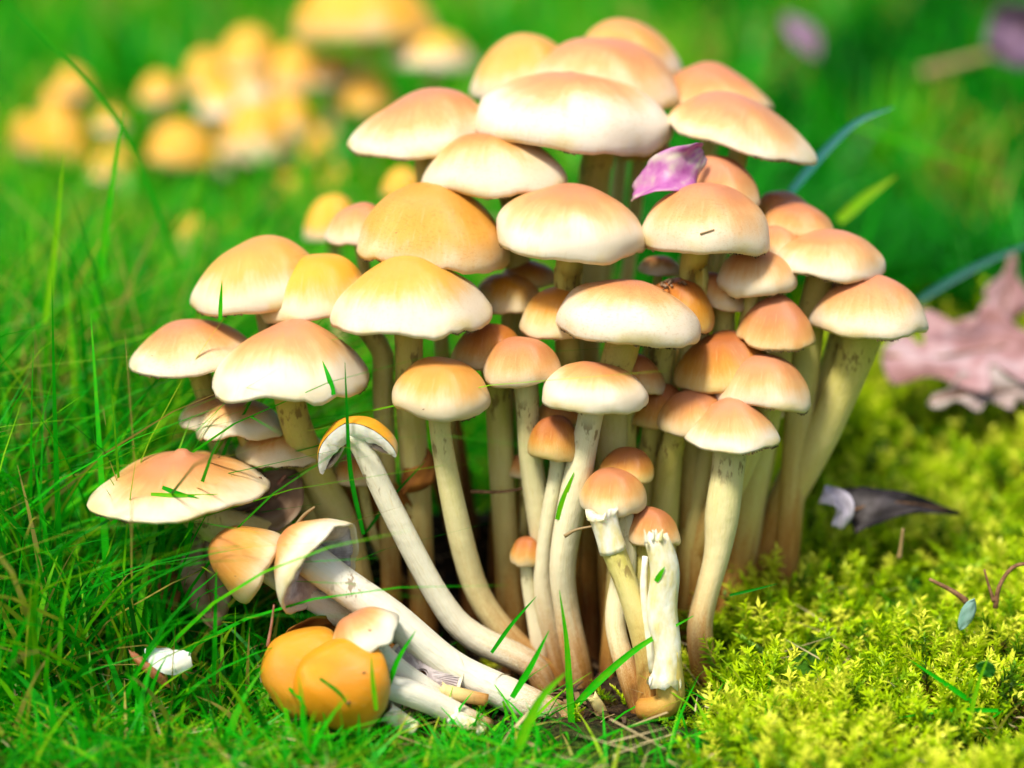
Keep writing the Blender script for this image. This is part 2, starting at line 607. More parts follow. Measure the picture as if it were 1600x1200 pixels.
# ------------------------------------------------------------------ the ground
def build_ground():
    xs = np.concatenate([np.linspace(-400, -42, 14), np.arange(-40, 40.01, .5), np.linspace(42, 400, 14)])
    ys = np.concatenate([np.linspace(-120, -26, 10), np.arange(-24, 30, .5), np.arange(30, 90, 1.5), np.linspace(92, 900, 20)])
    X, Y = np.meshgrid(xs, ys)
    Z = gz(X, Y)
    rng = np.random.default_rng(3)
    Z = Z + rng.normal(0, .05, Z.shape)
    nx, ny = len(xs), len(ys)
    v = np.stack([X.ravel(), Y.ravel(), Z.ravel()], 1)
    i = np.arange(ny - 1)[:, None] * nx + np.arange(nx - 1)[None, :]
    q = np.stack([i, i + 1, i + nx + 1, i + nx], -1).reshape(-1, 4)
    o = stuff('ground', v, q, np.zeros(len(v)), M_GROUND, 'structure', True)
    g = 1.05 - np.exp(-((X - .3) / 6.6) ** 6 - ((Y - .6) / 8.0) ** 6) * 1.2
    a = o.data.attributes.new('green', 'FLOAT', 'POINT')
    a.data.foreach_set('value', np.clip(g, 0, 1).astype(np.float32).ravel())
    o['label'] = 'dark soil rising to a mossy bank on the right'
    return o


build_ground()

# ------------------------------------------------------------------ mushrooms
CL = 'mushrooms of the dense cluster'
BGR = 'blurred mushrooms in the grass behind'
COUNT = [0]


def add_cap(root, center, axis, R, H, prof, tone, edge, rs, seed, wav=.03, shift=0., notches=0, n=56, gm=None, yel=0., fringe=False, dent=.026):
    rot = frame(axis)
    vs_, fs, rad, place, lip = cap_shape(R, H, prof, seed, wav, shift, notches=notches, n=n, dent=dent)
    c = mesh_obj('cap', vs_, fs, M_CAP, root, {'rad': rad}, True, center, rot)
    c['tone'] = float(tone)
    c['edge'] = float(edge)
    c['seed'] = float(seed % 97)
    c['yellow'] = float(yel)
    gv, gf = gill_shape(R, H, place, lip, rs, depth=(.085 if gm else .05) * R, ng=76 if gm else 58)
    mesh_obj('gills', gv, gf, gm or M_GILL, c, None, False, center, rot)
    if fringe:
        r_ = random.Random(seed)
        ra, za = PROF[prof][-1]
        fv, ff = [], []
        for _ in range(r_.randint(3, 6)):
            f = r_.uniform(math.pi, 2 * math.pi) if r_.random() < .8 else r_.uniform(0, math.pi)
            for _ in range(r_.randint(3, 12)):
                g = f + r_.uniform(.01, .05)
                drop = r_.uniform(.02, .09)
                a1, a2 = place(ra + .004, za + .01, f, 1.), place(ra + .004, za + .01, g, 1.)
                a3, a4 = place(ra - .03, za, g, 1.), place(ra - .03, za, f, 1.)
                b = len(fv)
                fv += [a1, a2, (a2[0], a2[1], a2[2] - drop), (a1[0], a1[1], a1[2] - drop * r_.uniform(.2, 1)), a3, a4]
                ff += [(b, b + 3, b + 2, b + 1), (b + 3, b + 5, b + 4, b + 2)]
                f = g + r_.uniform(0, .03)
        mesh_obj('veil_fringe', fv, ff, M_FRINGE, c, None, False, center, rot)['kind'] = 'stuff'
    return c


def add_stem(root, pts, radii, seed, rust=0., mat=None, n=26, sides=14, name='stem', lump=.075, pale=.1):
    vs_, fs, al = tube(pts, radii, n, sides, seed, lump)
    base = Vector(pts[-1])
    s = mesh_obj(name, [Vector(v) - base for v in vs_], fs, mat or M_STEM, root, {'along': al, 'fx': tube.fib[:, 0], 'fy': tube.fib[:, 1], 'fz': tube.fib[:, 2]}, True, base)
    s['rust'] = float(rust)
    s['pale'] = float(pale)
    return s


def shroom(label, L, Rr, T, Y, prof='dome', tone=.2, edge=.55, stem=None, w=(34, 40), by=None, lean=0., wav=.03,
           group=CL, rust=0., notches=0, lo=False, base=None, pale=.1, yel=0.):
    COUNT[0] += 1
    seed = COUNT[0] * 13 + 5
    rr = random.Random(seed)
    if not notches and not lo:
        notches = rr.choice((0, 1, 1, 2, 3))
    mx, my = (L[0] + Rr[0]) / 2, (L[1] + Rr[1]) / 2
    c = P(mx, my, Y)
    k = ppc(c)
    dx, dy = Rr[0] - L[0], -(Rr[1] - L[1])
    wpx = math.hypot(dx, dy)
    R = wpx / 2 / k
    roll = math.atan2(dy, dx)
    ux, uy = dx / wpx, dy / wpx
    tx, ty = T[0] - mx, -(T[1] - my)
    h = (-uy * tx + ux * ty) / k
    sh = (ux * tx + uy * ty) / (wpx / 2)
    d = (c - CAM).normalized()
    e = math.asin(-d.z) + lean
    H = math.sqrt(max(h * h - (R * math.sin(e)) ** 2, (.30 * R) ** 2)) / math.cos(e)
    axis = Vector((-math.sin(roll) * math.cos(lean), -math.sin(lean), math.cos(roll) * math.cos(lean)))
    # the stem
    r0, r1 = w[0] / 2 / k, w[1] / 2 / k
    top = c + axis * (H * .42)
    pts, rad = [top], [r0 * 1.12]
    if stem:
        by = Y if by is None else by
        lens = [0.0]
        pp = [(mx, my)] + list(stem)
        for a, b in zip(pp[:-1], pp[1:]):
            lens.append(lens[-1] + math.hypot(a[0] - b[0], a[1] - b[1]))
        for (sx, sy), l in zip(stem, lens[1:]):
            f = l / lens[-1]
            pts.append(P(sx, sy, Y + (by - Y) * f))
            rad.append(r0 + (r1 - r0) * f)
        last, prev = pts[-1], pts[-2]
        g = float(gz(last.x, last.y))
        if last.z > g - .3:
            dr = (last - prev).normalized()
            drop = last.z - g + .6
            sx = max(-1.2, min(1.2, dr.x / max(.35, -dr.z) * drop))
            pts.append(Vector((last.x + sx * .8, last.y + .1, g - .6)))
            rad.append(r1)
    else:
        if base is None:
            bx = c.x * .38 + rr.uniform(-.6, .6)
            byy = (Y - 1) * .38 + 3.4 + rr.uniform(-.5, .5)
            rust = rust + .16  # extra brown puts shade into the colour of stems hidden behind
        else:
            bx, byy = base
        g = float(gz(bx, byy))
        b = Vector((bx, byy, g - .6))
        m1 = c.lerp(b, .35)
        m1.x = c.x * .8 + bx * .2
        m1.y = c.y * .8 + byy * .2
        m2 = c.lerp(b, .7)
        pts += [m1, m2, b]
        rad = [r0 * .72, r0 * .6, r0 * .62, r1 * .68]
    for i in range(1, len(pts) - 1):
        pts[i] = pts[i] + Vector((rr.uniform(-.07, .07), rr.uniform(-.1, .1), 0))
        rad[i] *= rr.uniform(.9, 1.12)
    root = thing('mushroom', pts[-1], label, 'mushroom', group)
    add_cap(root, c, axis, R, H, prof, tone, edge, r0, seed, wav, sh * .8, notches, 40 if lo else 56, yel=yel, fringe=(not lo and R > 1.3 and Y < 6))
    add_stem(root, pts, rad, seed, rust, n=14 if lo else 26, sides=10 if lo else 14, pale=pale)
    return root


# top of the cluster, soft focus
shroom('yellow edged cap at the very top left of the cluster, behind the large cream cap', (738, 145), (900, 128), (818, 52), 10, 'dome', .15, .62, yel=0.4)
shroom('topmost peach cap of the whole cluster, behind a broad pink one', (900, 92), (1066, 112), (972, 30), 11, 'dome', .1, .62, yel=0.25)
shroom('broad pink cap wedged between the topmost cap and the big cream cap', (835, 120), (1062, 152), (950, 58), 8.2, 'dome', .05, .66)
shroom('yellow rimmed cap half hidden behind the large right hand peach cap', (1035, 150), (1207, 165), (1105, 96), 9, 'bell', .2, .75)
shroom('large cream cap with a ragged white rim crowning the cluster', (737, 192), (1046, 214), (890, 110), 5, 'box', .0, .45,
       stem=[(930, 235), (925, 330)], w=(56, 50), by=5.5, wav=.035, notches=4)
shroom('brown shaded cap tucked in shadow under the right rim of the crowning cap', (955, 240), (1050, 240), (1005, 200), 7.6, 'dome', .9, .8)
shroom('wide cap with pink top and pale left rim, high on the left shoulder', (543, 232), (775, 222), (690, 136), 5.2, 'convex', .15, .58, w=(40, 40), wav=.02)
shroom('white flanked cap with brown tip below the crowning cap', (660, 282), (884, 278), (760, 207), 3.2, 'dome', .45, .36,
       stem=[(800, 310), (810, 420)], w=(40, 40), by=3.4)
shroom('large smooth peach cap overhanging the right shoulder beside the blue grass blade', (1036, 198), (1277, 246), (1132, 143), 5, 'convex', .1, .68, w=(44, 44), wav=.02)
shroom('pale peach cap peeping out behind the cap beneath the pink petal', (1060, 300), (1189, 312), (1118, 243), 3.2, 'dome', .1, .75)
# second tier
shroom('small pale cap sticking out left behind the speckled yellow peach cap', (508, 372), (610, 368), (565, 316), 3.6, 'dome', .2, .55, w=(28, 30))
shroom('broad yellow peach cap with a black speck on its flank', (558, 384), (797, 398), (668, 286), 1.8, 'dome', .3, .68, w=(40, 40), wav=.02, yel=0.45)
shroom('glossy cap with white lower half, touching its neighbour at upper centre', (771, 362), (1009, 384), (898, 287), .8, 'box', .12, .52,
       stem=[(890, 418), (890, 470)], w=(44, 44), by=1.0, wav=.03)
shroom('rounded cream cap right under the pink petal, carrying a tiny straw', (1004, 366), (1201, 374), (1108, 284), .8, 'box', .05, .60,
       stem=[(1082, 408), (1082, 480)], w=(46, 46), by=1.0, wav=.02)
shroom('tiny pale cap glimpsed between the two touching upper centre caps', (996, 420), (1064, 424), (1030, 399), 2.6, 'dome', .4, .5, w=(20, 22))
shroom('left outermost cap of the upper left pair, a grass tip before it', (299, 468), (508, 446), (412, 371), 1.8, 'dome', .25, .55, w=(40, 40), wav=.02, yel=0.35)
shroom('ochre cap squeezed between two larger caps on the left', (406, 482), (582, 470), (500, 395), 1.2, 'dome', .45, .55,
       stem=[(592, 535), (597, 640)], w=(32, 34), by=.9, yel=0.7)
shroom('big cone shaped cap with orange top and frilled dark rim, left of centre', (514, 500), (767, 490), (640, 393), -.4, 'bell', .2, .50,
       stem=[(642, 530), (645, 640), (655, 800)], w=(44, 46), by=1.2, wav=.03, notches=3, rust=.0, yel=0.5)
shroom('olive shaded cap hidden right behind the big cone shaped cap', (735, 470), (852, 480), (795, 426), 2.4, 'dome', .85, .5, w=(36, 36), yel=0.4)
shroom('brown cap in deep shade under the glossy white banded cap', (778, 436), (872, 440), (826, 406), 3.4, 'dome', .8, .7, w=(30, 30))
shroom('amber cap with streaked pale left flank, left behind the whitest central cap', (812, 506), (938, 514), (872, 449), .6, 'dome', .75, .50,
       stem=[(888, 545), (885, 640)], w=(36, 38), by=.8, yel=0.3)
shroom('chestnut cap with a torn crusty crown behind the whitest central cap', (998, 482), (1118, 508), (1066, 435), .7, 'dome', .95, .62,
       stem=[(1035, 545), (1030, 660)], w=(42, 42), by=.9)
shroom('whitest broad cap at the centre of the cluster', (873, 492), (1095, 522), (980, 434), -.7, 'box', .05, .45,
       stem=[(972, 545), (957, 620), (958, 730)], w=(46, 44), by=-.2, wav=.025)
shroom('drooping grey tan cap between thick stem and copper cap on the right', (1085, 462), (1168, 478), (1112, 424), 1.5, 'dome', .5, .6,
       stem=[(1135, 500), (1130, 560)], w=(40, 40), by=1.6)
shroom('cap with a folded shiny white rim beside the rounded cream cap', (1122, 440), (1248, 440), (1178, 390), 1.0, 'bun', .25, .55, w=(36, 36), wav=.045)
shroom('dusky pink cap highest of the right hand stack', (1183, 326), (1268, 330), (1218, 297), 4.6, 'dome', .5, .8, w=(30, 30))
shroom('pink brown cap second in the right hand stack', (1186, 350), (1302, 360), (1242, 314), 3.6, 'dome', .35, .75, w=(30, 30))
shroom('peach cap squeezed behind the left end of the long right hand cap', (1168, 394), (1262, 392), (1216, 348), 2.9, 'dome', .15, .7, w=(30, 30))
shroom('long smooth cap with bright white rim in the right hand stack', (1198, 412), (1382, 420), (1300, 359), 2.0, 'dome', .12, .60,
       stem=[(1275, 460), (1265, 540)], w=(40, 40), by=2.0)
shroom('rightmost cap of the cluster on a tall slanting stem', (1268, 502), (1448, 502), (1360, 429), .9, 'dome', .08, .60,
       stem=[(1345, 540), (1292, 660), (1218, 810)], w=(52, 62), by=2.6, rust=.02)
shroom('copper cone cap touching the rightmost cap', (1148, 524), (1277, 532), (1212, 458), .4, 'bell', .45, .78,
       stem=[(1215, 560), (1185, 700), (1165, 780)], w=(46, 50), by=1.6)
shroom('dark brown cap behind the lower right pair', (1052, 592), (1205, 578), (1130, 518), .4, 'dome', .85, .66,
       stem=[(1120, 620), (1092, 760)], w=(38, 40), by=1.0)
shroom('peach cap overlapping the dark brown one at right', (1117, 612), (1264, 622), (1196, 552), -.5, 'dome', .08, .66,
       stem=[(1190, 650), (1140, 760), (1082, 880)], w=(42, 52), by=1.2, rust=.15)
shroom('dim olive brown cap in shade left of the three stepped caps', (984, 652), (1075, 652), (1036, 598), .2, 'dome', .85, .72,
       stem=[(1015, 690), (1005, 800)], w=(34, 36), by=.8)
shroom('middle cap of the three stepped caps at lower right', (1028, 662), (1140, 658), (1082, 606), -.7, 'dome', .4, .66,
       stem=[(1050, 695), (1035, 830)], w=(40, 42), by=.3)
shroom('front cap of the three stepped caps, on a long bare curved stem', (1068, 684), (1217, 684), (1146, 620), -1.6, 'bell', .06, .62,
       stem=[(1140, 718), (1128, 800), (1118, 870), (1096, 975), (1098, 1060)], w=(50, 44), by=-2.4, wav=.02, pale=.35)
shroom('small brown cap peering out behind the stem of the whitest cap', (955, 592), (1039, 606), (994, 552), .0, 'dome', .6, .62, w=(28, 30),
       stem=[(985, 640), (975, 760)], by=.2)
shroom('bright flat white capped mushroom leaning over a long curved stem, centre front', (849, 616), (1013, 626), (930, 562), -2.0, 'box', .25, .42,
       stem=[(926, 650), (898, 770), (880, 880), (884, 960), (905, 1040)], w=(40, 40), by=-1.8, wav=.035, rust=-.02, pale=.6)
shroom('mid sized peach cap left of the bright flat white cap', (754, 580), (876, 580), (815, 526), -1.1, 'bun', .25, .62,
       stem=[(820, 612), (830, 720), (850, 850), (862, 960)], w=(34, 32), by=-.3, pale=.4)
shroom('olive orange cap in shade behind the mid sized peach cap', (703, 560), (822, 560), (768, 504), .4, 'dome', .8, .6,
       stem=[(775, 620), (785, 760), (800, 950)], w=(40, 44), by=1.0, rust=.05)
shroom('glossy orange bun cap on a long pale stem, left of centre', (612, 618), (765, 628), (690, 559), -2.0, 'bun', .4, .56,
       stem=[(688, 655), (705, 760), (745, 920), (800, 1000), (850, 1045)], w=(37, 42), by=-1.0, wav=.02, pale=.3, yel=0.3)
shroom('small dark amber bun cap beside the long curved central stem', (825, 698), (907, 700), (866, 649), -1.6, 'bun', .8, .66,
       stem=[(872, 726), (856, 830), (846, 920), (868, 1010)], w=(29, 31), by=-1.0, pale=.6)
shroom('tan cap sliver in shade over the small dark amber cap', (838, 650), (915, 655), (872, 618), -.4, 'dome', .7, .7, w=(28, 28))
shroom('upper of two small brown caps low in the centre', (935, 738), (1023, 742), (982, 697), -1.9, 'dome', .8, .66,
       stem=[(972, 760), (958, 900)], w=(30, 28), by=-.8)
shroom('lower of two small caps low in the centre, above the torn stem', (905, 780), (1011, 784), (958, 730), -2.7, 'bun', .45, .54,
       stem=[(972, 806), (974, 890), (962, 975), (985, 1060), (1012, 1140)], w=(30, 34), by=-4.4, rust=.05, pale=.5)
shroom('small round orange cap leaning on the peeled white stem', (973, 832), (1063, 842), (1016, 790), -2.7, 'dome', .45, .66,
       stem=[(1005, 850), (1000, 940), (1010, 1060)], w=(34, 32), by=-3.4)
shroom('tiny brown capped button mushroom low between the stems', (797, 870), (846, 872), (822, 838), -1.0, 'bun', .7, .55,
       stem=[(826, 892), (832, 950), (846, 1020)], w=(17, 24), by=-1.0, notches=2, pale=.6)
shroom('half hidden pale cap low behind the stem of the mid sized peach cap', (793, 736), (850, 740), (822, 706), .6, 'dome', .5, .6, w=(24, 26))
# left side
shroom('pink brown cap jutting left with a small brown scar', (198, 572), (400, 556), (305, 494), .8, 'convex', .2, .58,
       stem=[(318, 610), (335, 680), (400, 800)], w=(36, 40), by=2.0, wav=.02)
shroom('large cone cap with white skirt and grass tips before it, left', (323, 600), (574, 592), (462, 494), -1.0, 'bell', .22, .50,
       stem=[(452, 630), (478, 710), (535, 830)], w=(54, 62), by=.6, wav=.03, notches=3, rust=-.1)
shroom('small cap at far left under the scarred cap', (279, 660), (385, 648), (330, 617), .6, 'dome', .2, .5, w=(26, 28))
shroom('crumpled pale brown cap under the large left cone cap', (305, 672), (440, 664), (372, 622), -.2, 'dome', .3, .45, w=(30, 32), wav=.05)
shroom('flat orange topped cap crossed by the thick left stem', (367, 708), (512, 706), (428, 660), .1, 'bell', .5, .5,
       stem=[(455, 735), (488, 825)], w=(46, 50), by=.8, wav=.05)
shroom('wide flattened cap with a pointed centre, lowest on the left', (139, 776), (422, 756), (290, 686), -2.2, 'umbo', .3, .60,
       stem=[(325, 815), (400, 842), (500, 890)], w=(72, 58), by=-.8, wav=.025, lean=.05, rust=.15)
shroom('dull brown cap fragment of a mushroom behind the half cap', (520, 745), (600, 745), (560, 705), .4, 'dome', .8, .5, w=(26, 26))
# stems seen in the shade between the front ones
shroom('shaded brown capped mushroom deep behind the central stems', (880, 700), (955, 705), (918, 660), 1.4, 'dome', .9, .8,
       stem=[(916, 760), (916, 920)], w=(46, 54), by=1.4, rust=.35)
shroom('shaded cap below the copper cone cap at the right edge', (1150, 640), (1225, 645), (1190, 600), 2.0, 'dome', .6, .6,
       stem=[(1190, 700), (1172, 790)], w=(46, 46), by=2.4)
shroom('second tall slanting stem with cap close behind the rightmost cap', (1270, 470), (1390, 470), (1330, 430), 2.4, 'dome', .3, .6,
       stem=[(1312, 540), (1262, 690), (1222, 790)], w=(40, 44), by=3.2, rust=.05)


# half a cap, front broken away so that the white flesh shows
def half_cap():
    Y = -2.6
    L, Rr, T = (496, 732), (622, 694), (552, 646)
    c = P((L[0] + Rr[0]) / 2, (L[1] + Rr[1]) / 2, Y)
    k = ppc(c)
    R = math.hypot(Rr[0] - L[0], Rr[1] - L[1]) / 2 / k
    H = R * .98
    roll = math.atan2(38, 126)
    axis = Vector((-math.sin(roll), -.30, math.cos(roll)))
    pts = [P(548, 668, Y), P(566, 700, Y), P(612, 795, -2.6), P(690, 940, -2.5), P(740, 995, -2.4), P(835, 1045, -2.3)]
    g = float(gz(pts[-1].x, pts[-1].y))
    pts.append(Vector((pts[-1].x + .5, pts[-1].y, g - .5)))
    root = thing('mushroom', pts[-1], 'broken half cap showing white flesh on a long leaning stem', 'mushroom', CL)
    rot = frame(axis)
    f0, f1 = -.25, math.pi + .25
    vs_, fs, rad, place, lip = cap_shape(R, H, 'dome', 77, .02, 0., f0, f1)
    o = mesh_obj('cap', vs_, fs, M_CAP, root, {'rad': rad}, True, c, rot)
    o['tone'], o['edge'], o['seed'], o['yellow'] = .5, .70, 7.0, .8
    gv, gf = gill_shape(R, H, place, lip, .3, f0, f1, 34, .12)
    mesh_obj('gills', gv, gf, M_GILL, o, None, False, c, rot)
    # broken face: a band of flesh between skin and gills on each side of the break
    pr = catmull([(a, b, 0) for a, b in PROF['dome']], 18)
    for f, s in ((f0, 1), (f1, -1)):
        fv, ff = [], []
        r_ = random.Random(5)
        for i, (a, b, _) in enumerate(pr):
            a = max(a, 0.0)
            t = i / 17
            th = .42 * (1 - t) + .16
            o1 = place(a * .985, b * .985, f, t)
            inn = place(max(a - th * .25, 0) * (.93), max(b - th, -.05), f, t)
            j = r_.uniform(-.04, .06)
            fv += [(o1[0], o1[1] - .02 + j * .3, o1[2]), ((o1[0] + inn[0]) / 2, (o1[1] + inn[1]) / 2 - .07 - j, (o1[2] + inn[2]) / 2), (inn[0], inn[1] - .02 + j, inn[2])]
        for i in range(len(pr) - 1):
            for q in range(2):
                ff.append((i * 3 + q, i * 3 + q + 1, i * 3 + 4 + q, i * 3 + 3 + q))
        e = mesh_obj('broken_flesh', fv, ff, M_FLESH, o, None, True, c, rot)
    add_stem(root, pts, [.42, .36, .35, .40, .42, .44, .42], 91, -.08, pale=.8)


half_cap()


def fallen(label, cpx, Rpx, Hpx, Y, ax, prof, tone, edge, stem=None, w=(40, 40), sY=None, wav=.03, rust=-.15, gm=None, notches=2, seed=300, yel=0., dent=.045):
    c = P(cpx[0], cpx[1], Y)
    k = ppc(c)
    axis = (RGT * ax[0] + UPV * ax[1] - FWD * ax[2]).normalized()
    R, H = Rpx / k, Hpx / k
    pts, rad = [c + axis * H * .4], [w[0] / 2 / k]
    n = len(stem)
    for i, (x, y) in enumerate(stem):
        f = (i + 1) / n
        pts.append(P(x, y, Y + (sY - Y) * f))
        rad.append((w[0] + (w[1] - w[0]) * f) / 2 / k)
    root = thing('mushroom', pts[-1], label, 'mushroom', 'broken mushrooms lying on the grass')
    add_cap(root, c, axis, R, H, prof, tone, edge, rad[0], seed, wav, 0., notches, gm=gm, yel=yel, dent=dent)
    add_stem(root, pts, rad, seed, rust, pale=.95)
    return root


fallen('fallen mushroom with grey gills turned to view and thick white stem', (503, 889), 84, 88, -4.6, (-.74, .56, -.40), 'convex', .3, .48,
       [(545, 918), (610, 965), (700, 1038), (780, 1080), (900, 1135)], (56, 58), -4.4, .03, -.12, M_GILLV, 4, 301)
fallen('fallen orange cap lying behind the grey gilled one', (404, 885), 60, 84, -4.0, (-.80, .50, .16), 'dome', .45, .62,
       [(450, 915), (520, 955), (580, 985)], (34, 34), -3.6, .02, -.1, None, 1, 302, .25)
fallen('fallen round bright orange cap nearest to the camera', (548, 1068), 76, 102, -6.6, (-.66, .16, .72), 'dome', .95, .84,
       [(600, 1072), (670, 1095), (760, 1142)], (46, 40), -5.6, .02, -.12, None, 2, 303, .85, .035)
fallen('fallen orange cap pressed against the left of the nearest one', (484, 1052), 75, 78, -5.6, (-.82, .38, .30), 'dome', .75, .9,
       [(540, 1058), (600, 1090), (650, 1135)], (36, 40), -5.2, .02, -.12, None, 1, 304, .7, .035)
fallen('torn peach cap lying on its side above the nearest orange cap', (574, 1000), 62, 52, -6.0, (-.50, .80, .25), 'convex', .2, .45,
       [(605, 1030), (660, 1070), (720, 1110)], (30, 30), -5.2, .06, -.1, M_GILLV, 5, 305)


# upturned cap fragment whose dark gills fan out under the fallen white stem
def gill_fan():
    c = P(662, 1050, -5.3)
    k = ppc(c)
    root = thing('cap_fragment', c, 'upturned cap fragment with fanned violet gills under the fallen stem', 'cap fragment')
    axis = (-RGT * .35 - UPV * .55 - FWD * -.75).normalized() * -1
    axis = (RGT * -.25 + UPV * -.45 + FWD * .85).normalized()
    rot = frame(axis)
    R = 62 / k
    vs_, fs, rad, place, lip = cap_shape(R, R * .45, 'convex', 411, .04, 0.)
    o = mesh_obj('cap_skin', vs_, fs, M_CAP, root, {'rad': rad}, True, c, rot)
    o['tone'], o['edge'], o['seed'] = .4, .6, 3.0
    gv, gf = [], []
    for i in range(90):                            # thin upright gills
        f = 2 * math.pi * (i + .3 * math.sin(i * 5.1)) / 90
        for (r, z, d) in ((.92, .06, .0), (.92, .06, .0), (.6, .18, .16), (.2, .34, .16)):
            pass
        q = [place(.93, .05, f, 1.), place(.15, .42, f, .1), place(.15, .25, f, .1), place(.55, .10, f, .4), place(.90, .0, f, 1.)]
        b = len(gv)
        t = Vector((-math.sin(f), math.cos(f), 0)) * .012
        for v in q:
            gv += [Vector(v) + t, Vector(v) - t]
        for a in range(4):
            gf.append((b + 2 * a, b + 2 * a + 2, b + 2 * a + 3, b + 2 * a + 1))
        gf.append((b, b + 2, b + 4, b + 6, b + 8))
        gf.append((b + 9, b + 7, b + 5, b + 3, b + 1))
    mesh_obj('gills', gv, gf, M_GILLV, o, None, False, c, rot)
    uv, uf = gill_shape(R, R * .45, place, (lip[0], lip[1] + .06), .15, depth=0)
    mesh_obj('under_flesh', uv, uf, M_GILLV, o, None, True, c, rot)


gill_fan()


# broken stems in front
def ragged(path, radii, seed, n=18, sides=16, teeth=.35, top=True, hollow=.3):
    """open torn tube: ragged rim at one end, hollow inside"""
    r_ = random.Random(seed)
    vs_, fs, al = tube(path, radii, n, sides, seed, .07)
    vs_ = [np.array(v) for v in vs_]
    i0 = 0 if top else n - 1
    i1 = 1 if top else n - 2
    cen = vs_[n * sides] if top else vs_[n * sides + 1]
    ax = cen - np.mean(vs_[i1 * sides:(i1 + 1) * sides], axis=0)
    ax /= np.linalg.norm(ax)
    for k in range(sides):
        out = vs_[i0 * sides + k] - cen
        vs_[i0 * sides + k] = vs_[i0 * sides + k] + ax * r_.uniform(-.4, 1) * teeth + out * r_.uniform(.05, .4)
    ci = n * sides if top else n * sides + 1
    vs_[ci] = cen - ax * hollow
    return vs_, fs, al


def torn_stems():
    a = [P(940, 800, -4.0), P(955, 850, -4.0), P(985, 930, -4.2), P(1008, 1010, -4.3), P(1014, 1080, -4.4), P(1008, 1150, -4.5)]
    root = thing('broken_stem', a[-1], 'capless stem with a torn flared white top, left of the peeled one', 'broken stem')
    add_stem(root, [a[0] + (a[1] - a[0]) * .7, a[1], a[2], a[3], a[4], a[5] - Vector((0, 0, .6))], [.36, .40, .43, .43, .43, .40], 501, .12)
    vs_, fs, al = ragged([a[0], a[0].lerp(a[1], .5), a[1] + (a[2] - a[1]) * .12], [.44, .45, .46], 502, 10, 16, .22, True, .35)
    b = Vector(a[1])
    o = mesh_obj('torn_sleeve', [Vector(v) - b for v in vs_], fs, M_PEEL, root, None, True, b)
    o['label'] = 'white torn sleeve'
    # peeled stem
    p = [P(1024, 838, -4.9), P(1038, 890, -4.9), P(1034, 955, -4.9), P(1044, 1015, -5), P(1041, 1064, -5)]
    q = [p[3], P(1047, 1062, -5), P(1046, 1092, -5), P(1030, 1106, -5), P(1003, 1108, -4.7)]
    root = thing('broken_stem', q[-1], 'peeled white stem hanging with ragged ends over a curled yellow stub', 'broken stem')
    vs_, fs, al = ragged(p, [.34, .44, .46, .42, .50], 503, 20, 18, .16, False, .0)
    b = Vector(p[-1])
    vs2, fs2, _ = vs_, fs, al
    cen = np.mean([vs_[k] for k in range(18)], axis=0)
    r_ = random.Random(9)
    for k in range(18):
        vs_[k] = vs_[k] + np.array([0, 0, 1]) * r_.uniform(-.25, .3)
    o = mesh_obj('stem', [Vector(v) - b for v in vs2], fs2, M_PEEL, root, None, True, b)
    vs_, fs, al = tube(q, [.38, .43, .44, .43, .40], 22, 14, 505)
    o = mesh_obj('curled_stub', [Vector(v) - b for v in vs_], fs, M_STEM, root, {'along': [.45 + .35 * x for x in al]}, True, b)
    o['rust'] = .02
    r2 = random.Random(21)
    for (bx_, by_, dn) in [(1010, 838, -1), (1020, 834, -1), (1032, 836, -1), (1018, 1068, 1), (1032, 1072, 1), (1050, 1070, 1), (1058, 1066, 1)]:
        q0 = P(bx_, by_ - dn * 10, -5.25)
        q1 = P(bx_ + r2.uniform(-5, 5), by_ + dn * r2.uniform(4, 14), -5.3)
        fv_, ff_, _ = tube([q0, q0.lerp(q1, .5) + Vector((r2.uniform(-.05, .05), 0, 0)), q1], [.06, .05, .015], 8, 6, int(bx_), .2)
        mesh_obj('torn_fibre', [Vector(v) - b for v in fv_], ff_, M_PEEL, root, None, True, b)
    # strip peeled off, beside it
    s = [P(1008, 870, -4.6), P(1006, 920, -4.6), P(1012, 980, -4.6), P(1018, 1050, -4.7)]
    vs_, fs, al = tube(s, [.10, .16, .17, .12], 14, 8, 506, .15)
    mesh_obj('peeled_strip', [Vector(v) - b for v in vs_], fs, M_PEEL, root, None, True, b)


torn_stems()

for lab, nm_, pix, Y, w, mt in [
    ('short white stem chunk lying under the nearest fallen cap, right side', 'broken_stem', [(604, 1112), (622, 1124), (648, 1140)], -6.4, 34, 'p'),
    ('peach stem stub lying below the fallen white stem', 'broken_stem', [(688, 1078), (720, 1086), (762, 1094)], -5.4, 22, 's'),
    ('cut white stem end among the grass, right of the fallen caps', 'broken_stem', [(706, 1118), (730, 1132), (757, 1142)], -6.2, 26, 'p'),
    ('thin pale stub sunk in the soil left of the curled yellow stub', 'broken_stem', [(925, 1088), (938, 1108), (950, 1130)], -4.6, 18, 's')]:
    pts = [P(x, y, Y) for x, y in pix]
    rr_ = w / 2 / ppc(pts[0])
    b = pts[1]
    vs_, fs, al = ragged(pts, [rr_ * .9, rr_, rr_ * .85], len(lab), 12, 12, .12, True, .08)
    o = mesh_obj(nm_, [Vector(v) - b for v in vs_], fs, M_PEEL if mt == 'p' else M_STEM, None, {'along': [.5 + .35 * a_ for a_ in al]}, True, b)
    o['rust'], o['pale'] = 0.0, .2
    tag(o, lab, 'broken stem')

